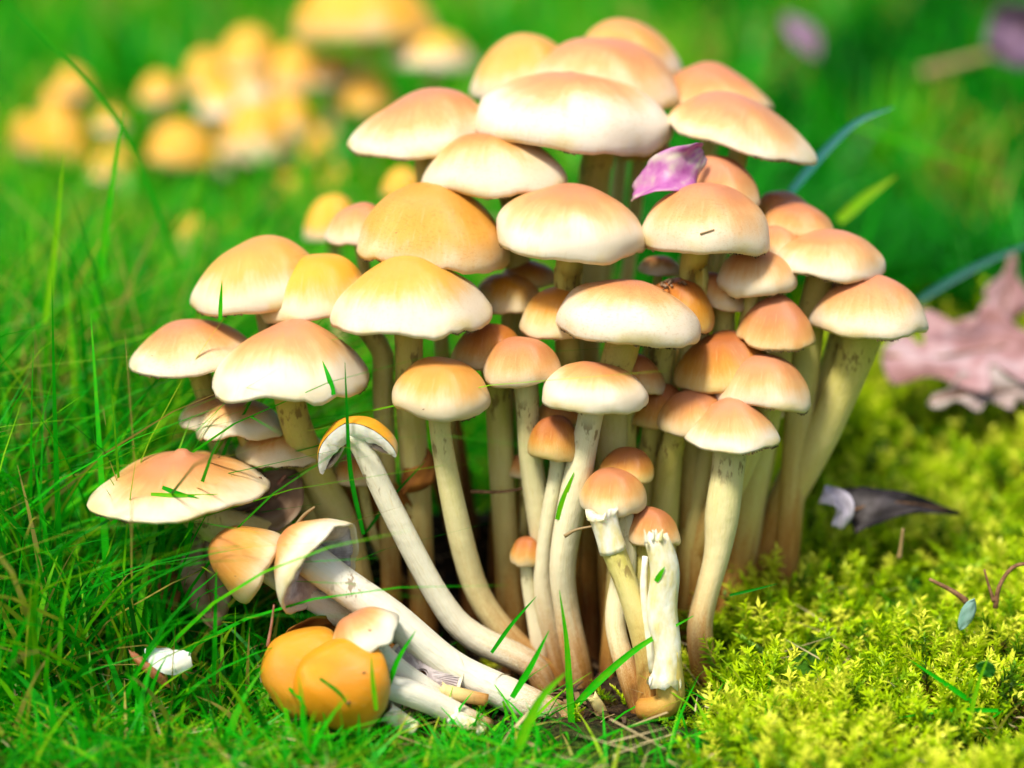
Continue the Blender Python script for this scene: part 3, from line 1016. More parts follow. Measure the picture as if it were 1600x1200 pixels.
# background cluster in the grass, far out of focus
for lab, L, R_, T, Y, tone, edge in [
    ('big blurred cream cap cut by the top edge of the picture', (462, 45), (684, 50), (570, -40), 52, .9, .85),
    ('blurred yellow cap with white edge under the big cream one at the top', (606, 92), (742, 100), (672, 48), 51, .5, .7),
    ('blurred round orange cap, lowest and most distinct of the background group', (243, 240), (328, 245), (286, 194), 46, .75, .9),
    ('blurred tall yellow cap at the top of the background group', (352, 100), (424, 100), (392, 48), 54, .45, .8),
    ('blurred yellow cap right of the tall one', (424, 125), (494, 128), (462, 76), 54, .5, .8),
    ('blurred peach cap left of the tall yellow one', (296, 132), (352, 132), (322, 84), 53, .2, .8),
    ('blurred peach cap at the centre of the background group', (225, 150), (275, 150), (250, 118), 52, .2, .8),
    ('blurred wide yellow cap above the nearest cluster, left of its top', (356, 228), (446, 232), (402, 164), 49, .5, .7),
    ('blurred cap pressed against the wide yellow cap', (420, 196), (486, 200), (448, 150), 50, .3, .8),
    ('blurred amber cap at the right end of the background group', (545, 160), (608, 160), (578, 118), 51, .7, .9),
    ('blurred small cap second from the left edge, upper', (95, 140), (140, 146), (114, 108), 53, .4, .8),
    ('blurred small cap below the upper left one', (72, 166), (108, 170), (88, 138), 53, .5, .8),
    ('blurred leaning cap nearest the left edge', (24, 222), (70, 232), (42, 182), 51, .5, .8),
    ('blurred long cap seen through slanting blades at left', (66, 222), (140, 246), (92, 172), 51, .6, .9),
    ('blurred small cap left of the distinct orange one', (155, 198), (192, 200), (172, 174), 50, .3, .7),
    ('half blurred yellow cap just left of the cluster', (474, 365), (566, 362), (520, 304), 14, .5, .75),
    ('blurred pale yellow cap low left of the cluster', (272, 388), (338, 392), (302, 338), 34, .4, .6),
    ('blurred yellow cap right of the pale low one', (330, 384), (384, 386), (352, 346), 36, .55, .8),
    ('blurred yellow cap in the gap under the left shoulder cap', (596, 300), (662, 300), (630, 262), 20, .5, .9),
    ('blurred faint yellow cap low in the gap above the upper left pair', (416, 318), (476, 320), (446, 276), 46, .3, .8),
    ('blurred faint cap left of the half blurred yellow one', (500, 300), (556, 302), (528, 262), 47, .2, .7),
    ('blurred yellow cap low between the left blades', (150, 268), (208, 272), (178, 232), 46, .3, .8),
    ('blurred pale cap behind the wide yellow cap', (360, 150), (418, 152), (388, 116), 53, .1, .55),
    ('blurred yellow cap close under the big cream one, left side', (494, 122), (552, 124), (522, 84), 53, .2, .7),
    ('blurred cream cap between the two centre background caps', (318, 170), (372, 172), (345, 132), 51, .1, .6),
    ('blurred amber cap under the rightmost pair of the background group', (470, 236), (520, 238), (494, 200), 50, .6, .9),
    ('blurred pale cap right of the distinct orange one', (318, 262), (362, 264), (340, 230), 49, .1, .5),
]:
    c = P((L[0] + R_[0]) / 2, (L[1] + R_[1]) / 2, Y)
    if Y > 40 and R_[0] - L[0] < 130:
        gx, gy = (R_[0] - L[0]) * .16, (L[1] - T[1]) * .18
        L, R_, T = (L[0] - gx, L[1] + gy * .6), (R_[0] + gx, R_[1] + gy * .6), (T[0], T[1] - gy * .6)
    shroom(lab, L, R_, T, Y, 'dome', tone * .45, edge - .10, None, (30, 32), None, 0, .02, BGR, 0, 0, True, yel=.8, base=(c.x + random.Random(lab).uniform(-.6, .6), Y + .3))

# ------------------------------------------------------------------ leaves, petals, twigs, single blades


def strip_leaf(name, label, cat, mid, side, wid, mat, nm=22, nw=8, cup=0.1, crumple=.06, seed=0, group=None, rib=None, thick=.03, lobes=None, asym=0.0):
    """a leaf laid along a midrib of world points; side = direction of its width, wid(s) its half width in cm"""
    r_ = random.Random(seed)
    ph = [r_.uniform(0, 6.28) for _ in range(6)]
    m = catmull([tuple(p) for p in mid], nm)
    side = np.array(Vector(side).normalized())
    vs_, var, fs = [], [], []
    for i in range(nm):
        s = i / (nm - 1)
        tn = m[min(i + 1, nm - 1)] - m[max(i - 1, 0)]
        tn /= np.linalg.norm(tn) + 1e-9
        sd = side - tn * side.dot(tn)
        sd /= np.linalg.norm(sd)
        nr = np.cross(tn, sd)
        for j in range(nw + 1):
            u = j / nw * 2 - 1
            w = wid(s) * (1 + asym * u)
            if lobes:
                w *= 1 + lobes[1] * math.sin(s * lobes[0] * 2 * math.pi + (0.6 if u > 0 else 0)) * min(1, abs(u) * 1.2)
            h = cup * w * u * u + crumple * (math.sin(7 * s + 3 * u + ph[0]) + .7 * math.sin(13 * s - 4 * u + ph[1]) + .5 * math.sin(21 * s + 6 * u + ph[2]))
            vein = .5 + .5 * math.cos((s * 1.0 - abs(u) * .18) * 2 * math.pi * 8)
            h += .02 * vein
            vs_.append(m[i] + sd * u * w + nr * h)
            var.append(min(1, max(0, .45 + .25 * math.sin(5 * s + 2 * u + ph[3]) + .25 * math.sin(17 * s * u + ph[4]) - .18 * (1 if abs(u) < .05 else 0) + .1 * vein)))
    for i in range(nm - 1):
        for j in range(nw):
            a = i * (nw + 1) + j
            fs.append((a, a + nw + 1, a + nw + 2, a + 1))
    b = Vector(m[0])
    if rib:
        root = thing(name, b, label, cat, group)
        o = mesh_obj('leaf_blade', [Vector(v) - b for v in vs_], fs, mat, root, {'var': var}, True, b)
        mp = [Vector(p) - b + Vector((0, -.02, .05)) for p in m[::4]] + [Vector(m[-1]) - b]
        tv, tf, _ = tube(mp, [rib * (1 - .8 * i / (len(mp) - 1)) for i in range(len(mp))], 18, 6, seed)
        mesh_obj('midrib', tv, tf, M_TWIG, root, None, True, b)
    else:
        o = mesh_obj(name, [Vector(v) - b for v in vs_], fs, mat, None, {'var': var}, True, b)
        tag(o, label, cat, group)
        root = o
    md = o.modifiers.new('thickness', 'SOLIDIFY')
    md.thickness = thick * U
    md.offset = 0
    return root


oval = lambda w, p=.8: (lambda s: w * max(.03, math.sin(math.pi * min(1, max(0, s))) ** p))

# dry leaves at the left foot of the cluster
strip_leaf('dead_leaf', 'grey brown veined dead leaf wedged under the wide flattened cap', 'dead leaf',
           [P(330, 815, -.9), P(375, 803, -1.0), P(425, 782, -.9), P(468, 735, -.3)], UPV * .95 + RGT * .3 + FWD * .35, oval(1.2), M_LEAFG, cup=.25, crumple=.08, seed=4, rib=.09)
strip_leaf('dead_leaf', 'upright grey brown dead leaf beside the fallen orange cap', 'dead leaf',
           [P(338, 985, -3.2), P(326, 930, -2.6), P(318, 870, -2.2), P(322, 815, -1.8)], RGT * .9 + UPV * .2, oval(.85), M_LEAFG, cup=.3, crumple=.07, seed=5, rib=.05)
strip_leaf('dead_leaf', 'rust coloured dead leaf half sunk in the left grass', 'dead leaf',
           [P(272, 955, -1.8), P(255, 910, -1.4), P(236, 868, -1)], RGT, oval(.55), M_LEAFO, cup=.3, crumple=.06, seed=6, rib=.04)
strip_leaf('dead_leaf', 'dark red dead leaf under the fallen mushrooms', 'dead leaf',
           [P(440, 1010, -4.2), P(480, 985, -4), P(540, 975, -3.6)], UPV - FWD * .6, oval(.6), M_LEAFO, cup=.2, crumple=.05, seed=8, rib=.04)
strip_leaf('dead_leaf', 'orange dead leaf scrap standing among the shaded stems', 'dead leaf',
           [P(628, 770, .4), P(655, 740, .4), P(668, 700, .6)], RGT - UPV * .2, oval(.55), M_LEAFO, cup=.3, crumple=.05, seed=9)
strip_leaf('dead_leaf', 'large orange brown leaf in the shade behind the half capped stem', 'dead leaf',
           [P(530, 800, .9), P(580, 785, .9), P(650, 800, .9)], UPV - FWD * .4, oval(1.0), M_LEAFO, cup=.2, crumple=.06, seed=19, rib=.05)
# dusty pink leaf on the bank at right
strip_leaf('dead_leaf', 'large crumpled dusty pink dead leaf on the moss bank at right', 'dead leaf',
           [P(1378, 556, 12.5), P(1450, 562, 12), P(1530, 548, 12.5), P(1650, 535, 13)], UPV * .6 + FWD * .6, oval(1.8, .5), M_LEAFP, 40, 12, .1, .13, 14, rib=.08, lobes=(3, .45))
strip_leaf('dead_leaf', 'upright lobe of a pink dead leaf rising to a rusty point at the right edge', 'dead leaf',
           [P(1545, 545, 15.5), P(1560, 500, 15.5), P(1575, 455, 16), P(1582, 395, 16.5)], RGT - FWD * .2, lambda s: 1.25 * (1 - s) ** .8 + .05, M_LEAFP, 26, 8, .1, .09, 15, rib=.07, lobes=(2, .4))
strip_leaf('dead_leaf', 'pale frayed dead leaf in front of the dusty pink one', 'dead leaf',
           [P(1450, 632, 10.5), P(1500, 618, 10.5), P(1570, 612, 11), P(1650, 606, 11.5)], UPV * .7 + FWD * .4, oval(.7, .6), M_LEAFW, 30, 8, .2, .14, 16, rib=.06, lobes=(4, .4))
# dark curled leaf on the moss
strip_leaf('dead_leaf', 'dark folded dead leaf with a tapering tail lying on the moss', 'dead leaf',
           [P(1325, 802, 2.4), P(1365, 790, 2.4), P(1420, 788, 2.8), P(1498, 803, 3.2)], UPV + FWD * .5, lambda s: .85 * (1 - s) ** 1.1 + .04, M_LEAFD, 26, 8, .12, .07, 20, rib=.05)
strip_leaf('dead_leaf', 'pale violet curled leaf tip hanging over the moss', 'dead leaf',
           [P(1285, 772, 2.2), P(1312, 780, 1.9), P(1320, 800, 1.7), P(1308, 824, 1.7)], RGT * .9 + UPV * .25, lambda s: .42 * (1 - s * .5) ** .8, M_LEAFV, 20, 8, .12, .07, 21)
strip_leaf('dead_leaf', 'dead purple leaf at the top right corner', 'dead leaf',
           [P(1540, 75, 44), P(1590, 55, 43), P(1650, 30, 43)], UPV - FWD * .4, oval(1.8), M_LEAFU, 22, 8, .2, .15, 22, rib=.1)
strip_leaf('dead_leaf', 'grey blurred dead leaf in the grass at the upper right', 'dead leaf',
           [P(1225, 25, 50), P(1255, 55, 49), P(1278, 92, 48)], RGT + UPV * .4, oval(.7), M_LEAFU, 22, 8, .2, .1, 23)
# petal
strip_leaf('petal', 'pink petal with brown specks lying between the upper caps', 'petal',
           [P(990, 306, 1.6), P(1030, 280, 1.2), P(1065, 262, 1.4), P(1098, 236, 2.2)], UPV * .85 + RGT * .45 + FWD * .3, lambda s: .28 + .50 * math.sin(math.pi * min(1, s * .95 + .05)) ** .7, M_PETAL, 24, 10, .25, .05, 30)
strip_leaf('leaf', 'small pale blue green leaf standing in the moss at right', 'leaf',
           [P(1500, 985, -3), P(1512, 960, -3), P(1522, 935, -3)], RGT, oval(.24, .6), M_BLUE, 12, 6, .2, .02, 31)
for lab, a, b, w, sd in [('round green weed leaf low in the moss, right of the clump', (1285, 1140), (1316, 1128), .30, 33),
                         ('small dark green weed leaf among grass at lower right', (1525, 1040), (1552, 1055), .28, 34)]:
    strip_leaf('weed_leaf', lab, 'leaf', [P(*a, -6.6), P((a[0] + b[0]) / 2, (a[1] + b[1]) / 2 - 4, -6.6), P(*b, -6.6)], UPV - FWD * .4, oval(w, .5), M_CLOVER, 12, 6, .2, .02, sd)


# scrap of yellow cap on the left grass
def cap_scrap():
    c = P(246, 1048, -5.6)
    root = thing('cap_fragment', c, 'torn scrap of yellow cap with white flesh, alone in the left grass', 'cap fragment')
    for nm_, mid, side, w, mat, sd in (('yellow_skin', [(203, 1022), (228, 1040), (262, 1066)], RGT * .3 - UPV * .8 - FWD * .4, .34, 'y', 1),
                                       ('white_flesh', [(226, 1020), (262, 1030), (298, 1028)], UPV * -.6 - FWD * .4 + RGT * .1, .46, 'w', 2)):
        m = catmull([tuple(P(x, y, -5.7 if mat == 'y' else -5.5)) for x, y in mid], 14)
        vs_, fs = [], []
        sdv = np.array(Vector(side).normalized())
        r_ = random.Random(sd)
        for layer in (0, 1):
            for i in range(14):
                s = i / 13
                for j in range(6):
                    u = j / 5
                    rag = r_.uniform(-.07, .07) if j == 0 else 0
                    p = m[i] + sdv * ((u - .35) * 2 * w * math.sin(math.pi * (.12 + .76 * s)) ** .6 + rag) + np.array(FWD) * (.25 * u * u + .07 * layer)
                    vs_.append(Vector(p) - c)
        for layer in (0, 1):
            for i in range(13):
                for j in range(5):
                    a = layer * 84 + i * 6 + j
                    fs.append((a, a + 6, a + 7, a + 1))
        if mat == 'y':
            o = mesh_obj(nm_, vs_, fs, M_CAP, root, {'rad': [.4] * len(vs_)}, True, c)
            o['tone'], o['edge'], o['seed'] = .8, .8, 2.
        else:
            mesh_obj(nm_, vs_, fs, M_FLESH, root, None, True, c)


cap_scrap()


bpy.context.view_layer.update()
DG = bpy.context.evaluated_depsgraph_get()


def hit(px, py, lift=.03):
    """the point of the nearest surface seen at a pixel, lifted a little off it: things that lie on a cap are put there"""
    d = ray(px, py).normalized()
    ok, p, nrm, *_ = sc.ray_cast(DG, CAM * U, d)
    p = Vector(p) / U
    if nrm.dot(d) > 0:
        nrm = -nrm
    return p + nrm * lift


def stick(name, label, cat, pix, Y, w, mat, group=None, n=14, taper=.5, fork=None):
    pts = [hit(x, y) for x, y in pix] if Y == 'on' else [P(x, y, Y if isinstance(Y, (int, float)) else Y[i]) for i, (x, y) in enumerate(pix)]
    k = ppc(pts[0])
    b = pts[0]
    if fork:
        root = thing(name, b, label, cat, group)
        vs_, fs, _ = tube(pts, [w / 2 / k * (1 - (1 - taper) * i / (len(pts) - 1)) for i in range(len(pts))], n, 7, 3, .12)
        mesh_obj('main_shoot', [Vector(v) - b for v in vs_], fs, mat, root, None, True, b)
        fp = [P(x, y, Y) for x, y in fork]
        vs_, fs, _ = tube(fp, [w / 2 / k * .8, w / 2 / k * .5, w / 2 / k * .4][:len(fp)], n, 7, 4, .12)
        mesh_obj('side_shoot', [Vector(v) - b for v in vs_], fs, mat, root, None, True, b)
        return root
    vs_, fs, _ = tube(pts, [w / 2 / k * (1 - (1 - taper) * i / (len(pts) - 1)) for i in range(len(pts))], n, 7, 3, .12)
    return tag(mesh_obj(name, [Vector(v) - b for v in vs_], fs, mat, None, None, True, b), label, cat, group)


stick('twig', 'red brown twig crossing the veined leaf at left', 'twig', [(378, 815), (410, 785), (446, 742)], -.7, 9, M_NEEDLE)
stick('twig', 'brown forked twig in the moss at the right edge', 'twig', [(1555, 950), (1562, 915), (1585, 885), (1625, 880)], -2.4, 8, M_TWIG, fork=[(1553, 940), (1545, 915), (1538, 890)])
stick('twig', 'knobbly brown shoot lying in the moss left of the forked twig', 'twig', [(1510, 940), (1490, 925), (1452, 905)], -2.2, 10, M_TWIG)
stick('pine_needle', 'upper of two red brown needles at the bottom right of the clump', 'needle', [(1125, 1112), (1160, 1140), (1208, 1175)], [-5.2, -6, -7], 9, M_NEEDLE)
stick('pine_needle', 'lower of two red brown needles at the bottom right of the clump', 'needle', [(1118, 1112), (1142, 1145), (1166, 1178)], [-5.2, -6, -7], 8, M_NEEDLE)
stick('twig', 'dark thin twig lying across the soil among the shaded stems', 'twig', [(735, 768), (790, 768), (850, 755)], -.5, 6, M_TWIG)
stick('straw', 'yellow bent straw poking from behind the torn stem', 'straw', [(882, 838), (900, 828), (928, 822)], -3.2, 6, M_STRAW)
stick('straw', 'tiny straw stuck on the rounded cream cap', 'straw', [(1094, 366), (1106, 362), (1116, 359)], 'on', 3, M_STRAW)
stick('straw', 'yellow straw bent over the top of the wide flattened cap', 'straw', [(310, 697), (326, 698), (344, 705)], 'on', 5, M_STRAW)
stick('straw', 'pale broken straw standing behind the fallen grey gilled mushroom', 'straw', [(462, 822), (475, 805), (492, 792)], -3.6, 7, M_STRAW)
stick('straw', 'blurred white straw lying in the grass at upper right', 'straw', [(1440, 116), (1480, 104), (1560, 82)], [46, 46, 46], 20, M_STRAW)
stick('straw', 'pale straw stub upright in the moss beyond the dark leaf', 'straw', [(1405, 872), (1408, 850), (1411, 826)], .2, 8, M_STRAW)
stick('straw', 'orange straw standing in the grass by the fallen orange caps', 'straw', [(418, 1010), (424, 975), (428, 945)], -5.4, 5, M_NEEDLE)
# little crust and specks on caps
for lab, x, y, q in [('black speck of dirt on the yellow peach cap flank', 617, 364, .07), ('dark green speck at the left rim of the amber cap', 816, 514, .09),
                     ('tiny brown speck on the rounded cream cap', 1103, 325, .03), ('brown scar on the left flank of the cap jutting left', 236, 556, .10),
                     ('dark speck right of the centre of the wide flattened cap', 337, 714, .07), ('dark speck near the right rim of the wide flattened cap', 404, 746, .06),
                     ('small dark pit on the left of the lower small central cap', 921, 752, .05), ('dark pit on the crumpled pale brown cap', 392, 652, .06),
                     ('black crumb on the rim of the fallen grey gilled cap', 421, 890, .06), ('brown fleck low on the glossy orange bun cap', 660, 640, .06)]:
    p = hit(x, y, -.01)
    rr_ = random.Random(lab)
    vs_, fs, _ = tube([p, p + Vector((q, 0, rr_.uniform(-.5, .5) * q)), p + Vector((q * 1.9, .02, rr_.uniform(-1, 1) * q))], [q * .3, q * .55, q * .25], 9, 7, 2, .3)
    tag(mesh_obj('dirt_speck', [Vector(v) - p for v in vs_], fs, M_TWIG, None, None, True, p), lab, 'speck')
for lab, x, y, q in [('soil crumb on the upper left of the nearest orange cap', 470, 1052, .07), ('soil crumb low on the nearest orange cap', 540, 1098, .08),
                     ('soil crumb on the left hand fallen orange cap', 424, 1060, .07), ('brown bruise mark on the right side of the nearest orange cap', 566, 1052, .06),
                     ('dark fleck on the torn peach cap on its side', 575, 985, .06), ('dark fleck on the fallen cap farthest left', 366, 900, .06)]:
    p = hit(x, y, -.01)
    rr_ = random.Random(lab)
    vs_, fs, _ = tube([p, p + Vector((q, 0, rr_.uniform(-.5, .5) * q)), p + Vector((q * 1.9, .02, rr_.uniform(-1, 1) * q))], [q * .3, q * .55, q * .25], 9, 7, 2, .3)
    tag(mesh_obj('dirt_speck', [Vector(v) - p for v in vs_], fs, M_TWIG, None, None, True, p), lab, 'speck')
# crust left by the torn veil on the chestnut cap
rr_ = random.Random(8)
p0 = hit(1060, 446)
root = thing('crust_scrap', p0, 'grey crusty scrap stuck on the crown of the chestnut cap', 'crust')
for i_ in range(9):
    x_, y_ = rr_.uniform(1036, 1076), rr_.uniform(439, 452)
    a_, b_ = hit(x_, y_, .04), hit(x_ + rr_.uniform(-14, 14), y_ + rr_.uniform(-5, 7), .06)
    if (a_ - b_).length > 1.2:
        continue
    vs_, fs, _ = tube([a_, a_.lerp(b_, .5) + Vector((0, -.03, .04)), b_], [.03, .05, .02], 8, 6, i_, .3)
    mesh_obj('crust_flake', [Vector(v) - p0 for v in vs_], fs, M_LEAFG if i_ % 2 else M_LITTER, root, {'var': [.7] * len(vs_)}, True, p0)


def blade(label, pix, Y, w, mat=None, var=.5, group='single grass blades', cat='grass blade', name='grass_blade', taper=1.0):
    pts = [tuple(hit(x, y, .05)) for x, y in pix] if Y == 'on' else [tuple(P(x, y, Y if isinstance(Y, (int, float)) else Y[i])) for i, (x, y) in enumerate(pix)]
    k = ppc(Vector(pts[0]))
    m = catmull(pts, 14)
    vs_, va, fs = [], [], []
    for i in range(14):
        s = i / 13
        tn = m[min(i + 1, 13)] - m[max(i - 1, 0)]
        sd = np.cross(tn, np.array(FWD))
        sd /= np.linalg.norm(sd) + 1e-9
        hw = w / 2 / k * (1 - s ** 2.2 * .92 * taper) * (.75 + .25 * min(1, s * 4))
        for u in (-1, 0, 1):
            vs_.append(m[i] + sd * u * hw + np.array(FWD) * (.35 * hw if u == 0 else 0))
            va.append(var + (.05 if u == 0 else 0))
    for i in range(13):
        for j in range(2):
            a = i * 3 + j
            fs.append((a, a + 3, a + 4, a + 1))
    b = Vector(m[0])
    o = mesh_obj(name, [Vector(v) - b for v in vs_], fs, mat or M_GRASS, None, {'var': va}, True, b)
    return tag(o, label, cat, group)


for lab, pix, Y, w, mt, va in [
    ('short clipping stuck on the left of the nearest orange cap', [(452, 1075), (470, 1090), (482, 1110)], 'on', 6, M_GRASS, .5),
    ('curved clipping stuck across the nearest orange cap', [(500, 1060), (530, 1082), (546, 1104)], 'on', 6, M_GRASS, .3),
    ('bluish blurred grass blade beside the large right shoulder cap', [(1235, 300), (1290, 235), (1340, 190), (1396, 168)], 9, 15, M_GRASSB, .8),
    ('dark bluish blade slanting up behind the rightmost cap', [(1435, 470), (1490, 435), (1560, 400), (1640, 370)], 12, 13, M_GRASSB, .3),
    ('tall light blade standing upright in the left grass, right one of two', [(148, 500), (160, 400), (176, 280), (192, 175)], 6, 13, M_GRASS, .62),
    ('tall pale blade standing upright in the left grass, left one of two', [(70, 505), (82, 420), (92, 320), (100, 240)], 5, 12, M_GRASS, .75),
    ('short green tip in front of the left outermost upper cap', [(344, 500), (345, 470), (347, 438)], -.9, 7, M_GRASS, .6),
    ('green clipping stuck on the white skirt of the large left cone cap', [(520, 617), (513, 592), (503, 565)], 'on', 9, M_GRASS, .45),
    ('dark upright blade right on the large left cone cap', [(568, 835), (548, 740), (542, 640), (539, 566)], -3.3, 8, M_GRASS, .15),
    ('bright clipping stuck to the long curved central stem', [(873, 812), (882, 780), (898, 737)], 'on', 11, M_GRASS, .68),
    ('thin green tip rising between the torn stems at the base', [(895, 1160), (890, 1080), (885, 1000), (874, 922)], -5.5, 12, M_GRASS, .62),
    ('broad green blade leaning right across the soil at the base', [(890, 1112), (940, 1060), (1000, 1010), (1084, 962)], -5.2, 13, M_GRASS, .6),
    ('wide blurred pale blade at the bottom centre', [(805, 1180), (830, 1120), (850, 1085), (885, 1050)], -8.5, 18, M_GRASS, .68),
    ('slim blade crossing the orange stem base', [(768, 1020), (800, 975), (838, 932)], -4.2, 7, M_GRASS, .35),
    ('bent blade at the foot of the fallen white stem', [(800, 1090), (830, 1040), (858, 985)], -5.8, 11, M_GRASS, .55),
    ('light blade leaning over the fallen white stem', [(606, 1075), (622, 1030), (650, 985)], -6.8, 9, M_GRASS, .55),
    ('blade rising in front of the nearest fallen orange cap', [(588, 1110), (582, 1060), (580, 1020)], -8.2, 8, M_GRASS, .7),
    ('dark blade in front of the fallen orange cap at left', [(334, 1070), (336, 980), (338, 890)], -5.6, 8, M_GRASS, .4),
    ('dark clipping lying on the front of the wide flattened cap', [(254, 763), (278, 772), (312, 780)], 'on', 8, M_GRASS, .30),
    ('bright clipping lying on the rim of the wide flattened cap', [(236, 774), (290, 776), (340, 774)], 'on', 7, M_GRASS, .68),
    ('dark slanting blade low among the shaded stems', [(572, 832), (610, 780), (665, 720)], -1.0, 6, M_GRASS, .12),
    ('bright green chip on the peeled white stem', [(1026, 908), (1032, 896), (1038, 885)], 'on', 9, M_GRASS, .62),
    ('green blade lying on the moss at lower right', [(1520, 1098), (1480, 1070), (1420, 1030)], -6.4, 9, M_GRASS, .5),
    ('flat green blade lying level on the moss at lower right', [(1560, 1110), (1480, 1110), (1400, 1122)], -6.6, 8, M_GRASS, .5),
    ('light yellow blade standing in the moss at lower right', [(1508, 1165), (1525, 1080), (1548, 1016)], -6.8, 9, M_GRASS, .75),
    ('dark thin blade lying on the moss beside the bare curved stem', [(1140, 930), (1175, 922), (1215, 912)], -3.2, 5, M_GRASS, .1),
    ('yellow grass thread hanging on the yellow peach cap', [(766, 322), (770, 338), (772, 356)], 'on', 5, M_STRAW, .8),
    ('pale blade crossing low in the left grass, almost level', [(-10, 1118), (60, 1108), (125, 1106)], -6.5, 12, M_GRASS, .62),
    ('pale upright blade in front of the left grass', [(92, 1040), (98, 950), (118, 865)], -6, 9, M_GRASS, .66),
    ('dark upright blade in the left grass near the edge', [(48, 1090), (55, 980), (58, 870)], -6, 9, M_GRASS, .3),
    ('long slanting dark blade from the upper left corner', [(280, 420), (190, 200), (60, 50), (-10, -20)], 10, 8, M_GRASS, .35),
    ('blurred yellowish blade slanting beside the right shoulder', [(1310, 345), (1350, 310), (1400, 275)], 12, 20, M_GRASS, .8),
    ('faint thin light blade slanting down at the right edge', [(1330, 195), (1450, 235), (1620, 290)], 22, 7, M_GRASS, .62),
]:
    blade(lab, pix, Y, w, mt, va)

# ------------------------------------------------------------------ grass and moss (nobody could count them)
RNG = np.random.default_rng(11)


def grass_mass(name, pos, h, w, lean, var, mat, segs=5, droop=.5, lean_dir=None):
    n = len(pos)
    az = RNG.uniform(0, 2 * np.pi, n) if lean_dir is None else lean_dir
    fa = RNG.uniform(0, 2 * np.pi, n)
    dx, dy = np.cos(az), np.sin(az)
    wx, wy = np.cos(fa), np.sin(fa)
    s = np.linspace(0, 1, segs + 1)
    out = h[:, None] * (lean[:, None] * s + droop * lean[:, None] * 1.4 * s ** 2.5)
    up = h[:, None] * (s - .32 * lean[:, None] * droop * 1.6 * s ** 2.6)
    px = pos[:, 0, None] + dx[:, None] * out
    py = pos[:, 1, None] + dy[:, None] * out
    pz = pos[:, 2, None] + up - .2
    hw = w[:, None] / 2 * (1 - .95 * s ** 1.8)
    V = np.empty((n, segs + 1, 2, 3))
    for j, sg in enumerate((-1, 1)):
        V[:, :, j, 0] = px + sg * wx[:, None] * hw
        V[:, :, j, 1] = py + sg * wy[:, None] * hw
        V[:, :, j, 2] = pz
    base = (np.arange(n) * (segs + 1) * 2)[:, None] + (np.arange(segs) * 2)[None, :]
    Q = np.stack([base, base + 1, base + 3, base + 2], -1).reshape(-1, 4)
    va = np.repeat(var[:, None], (segs + 1) * 2, 1).reshape(n, segs + 1, 2)
    va = va + .12 * (s[None, :, None] - .5)
    return V.reshape(-1, 3), Q, va.ravel()


def scatter(n, x0, x1, y0, y1, keep):
    x = RNG.uniform(x0, x1, n)
    y = RNG.uniform(y0, y1, n)
    p = keep(x, y)
    m = RNG.uniform(0, 1, n) < p
    x, y = x[m], y[m]
    return np.stack([x, y, gz(x, y)], 1)


def sstep(v):
    c = np.clip(v, 0, 1)
    return c * c * (3 - 2 * c)


def join(parts):
    Vs, Qs, As, off = [], [], [], 0
    for V, Q, A in parts:
        Vs.append(V)
        Qs.append(Q + off)
        As.append(A)
        off += len(V)
    return np.concatenate(Vs), np.concatenate(Qs), np.concatenate(As)


def grass_var(n, dry=.06):
    v = np.clip(RNG.normal(.55, .19, n), 0, .86)
    d = RNG.uniform(0, 1, n) < dry
    v[d] = RNG.uniform(.85, 1.0, d.sum())
    return v


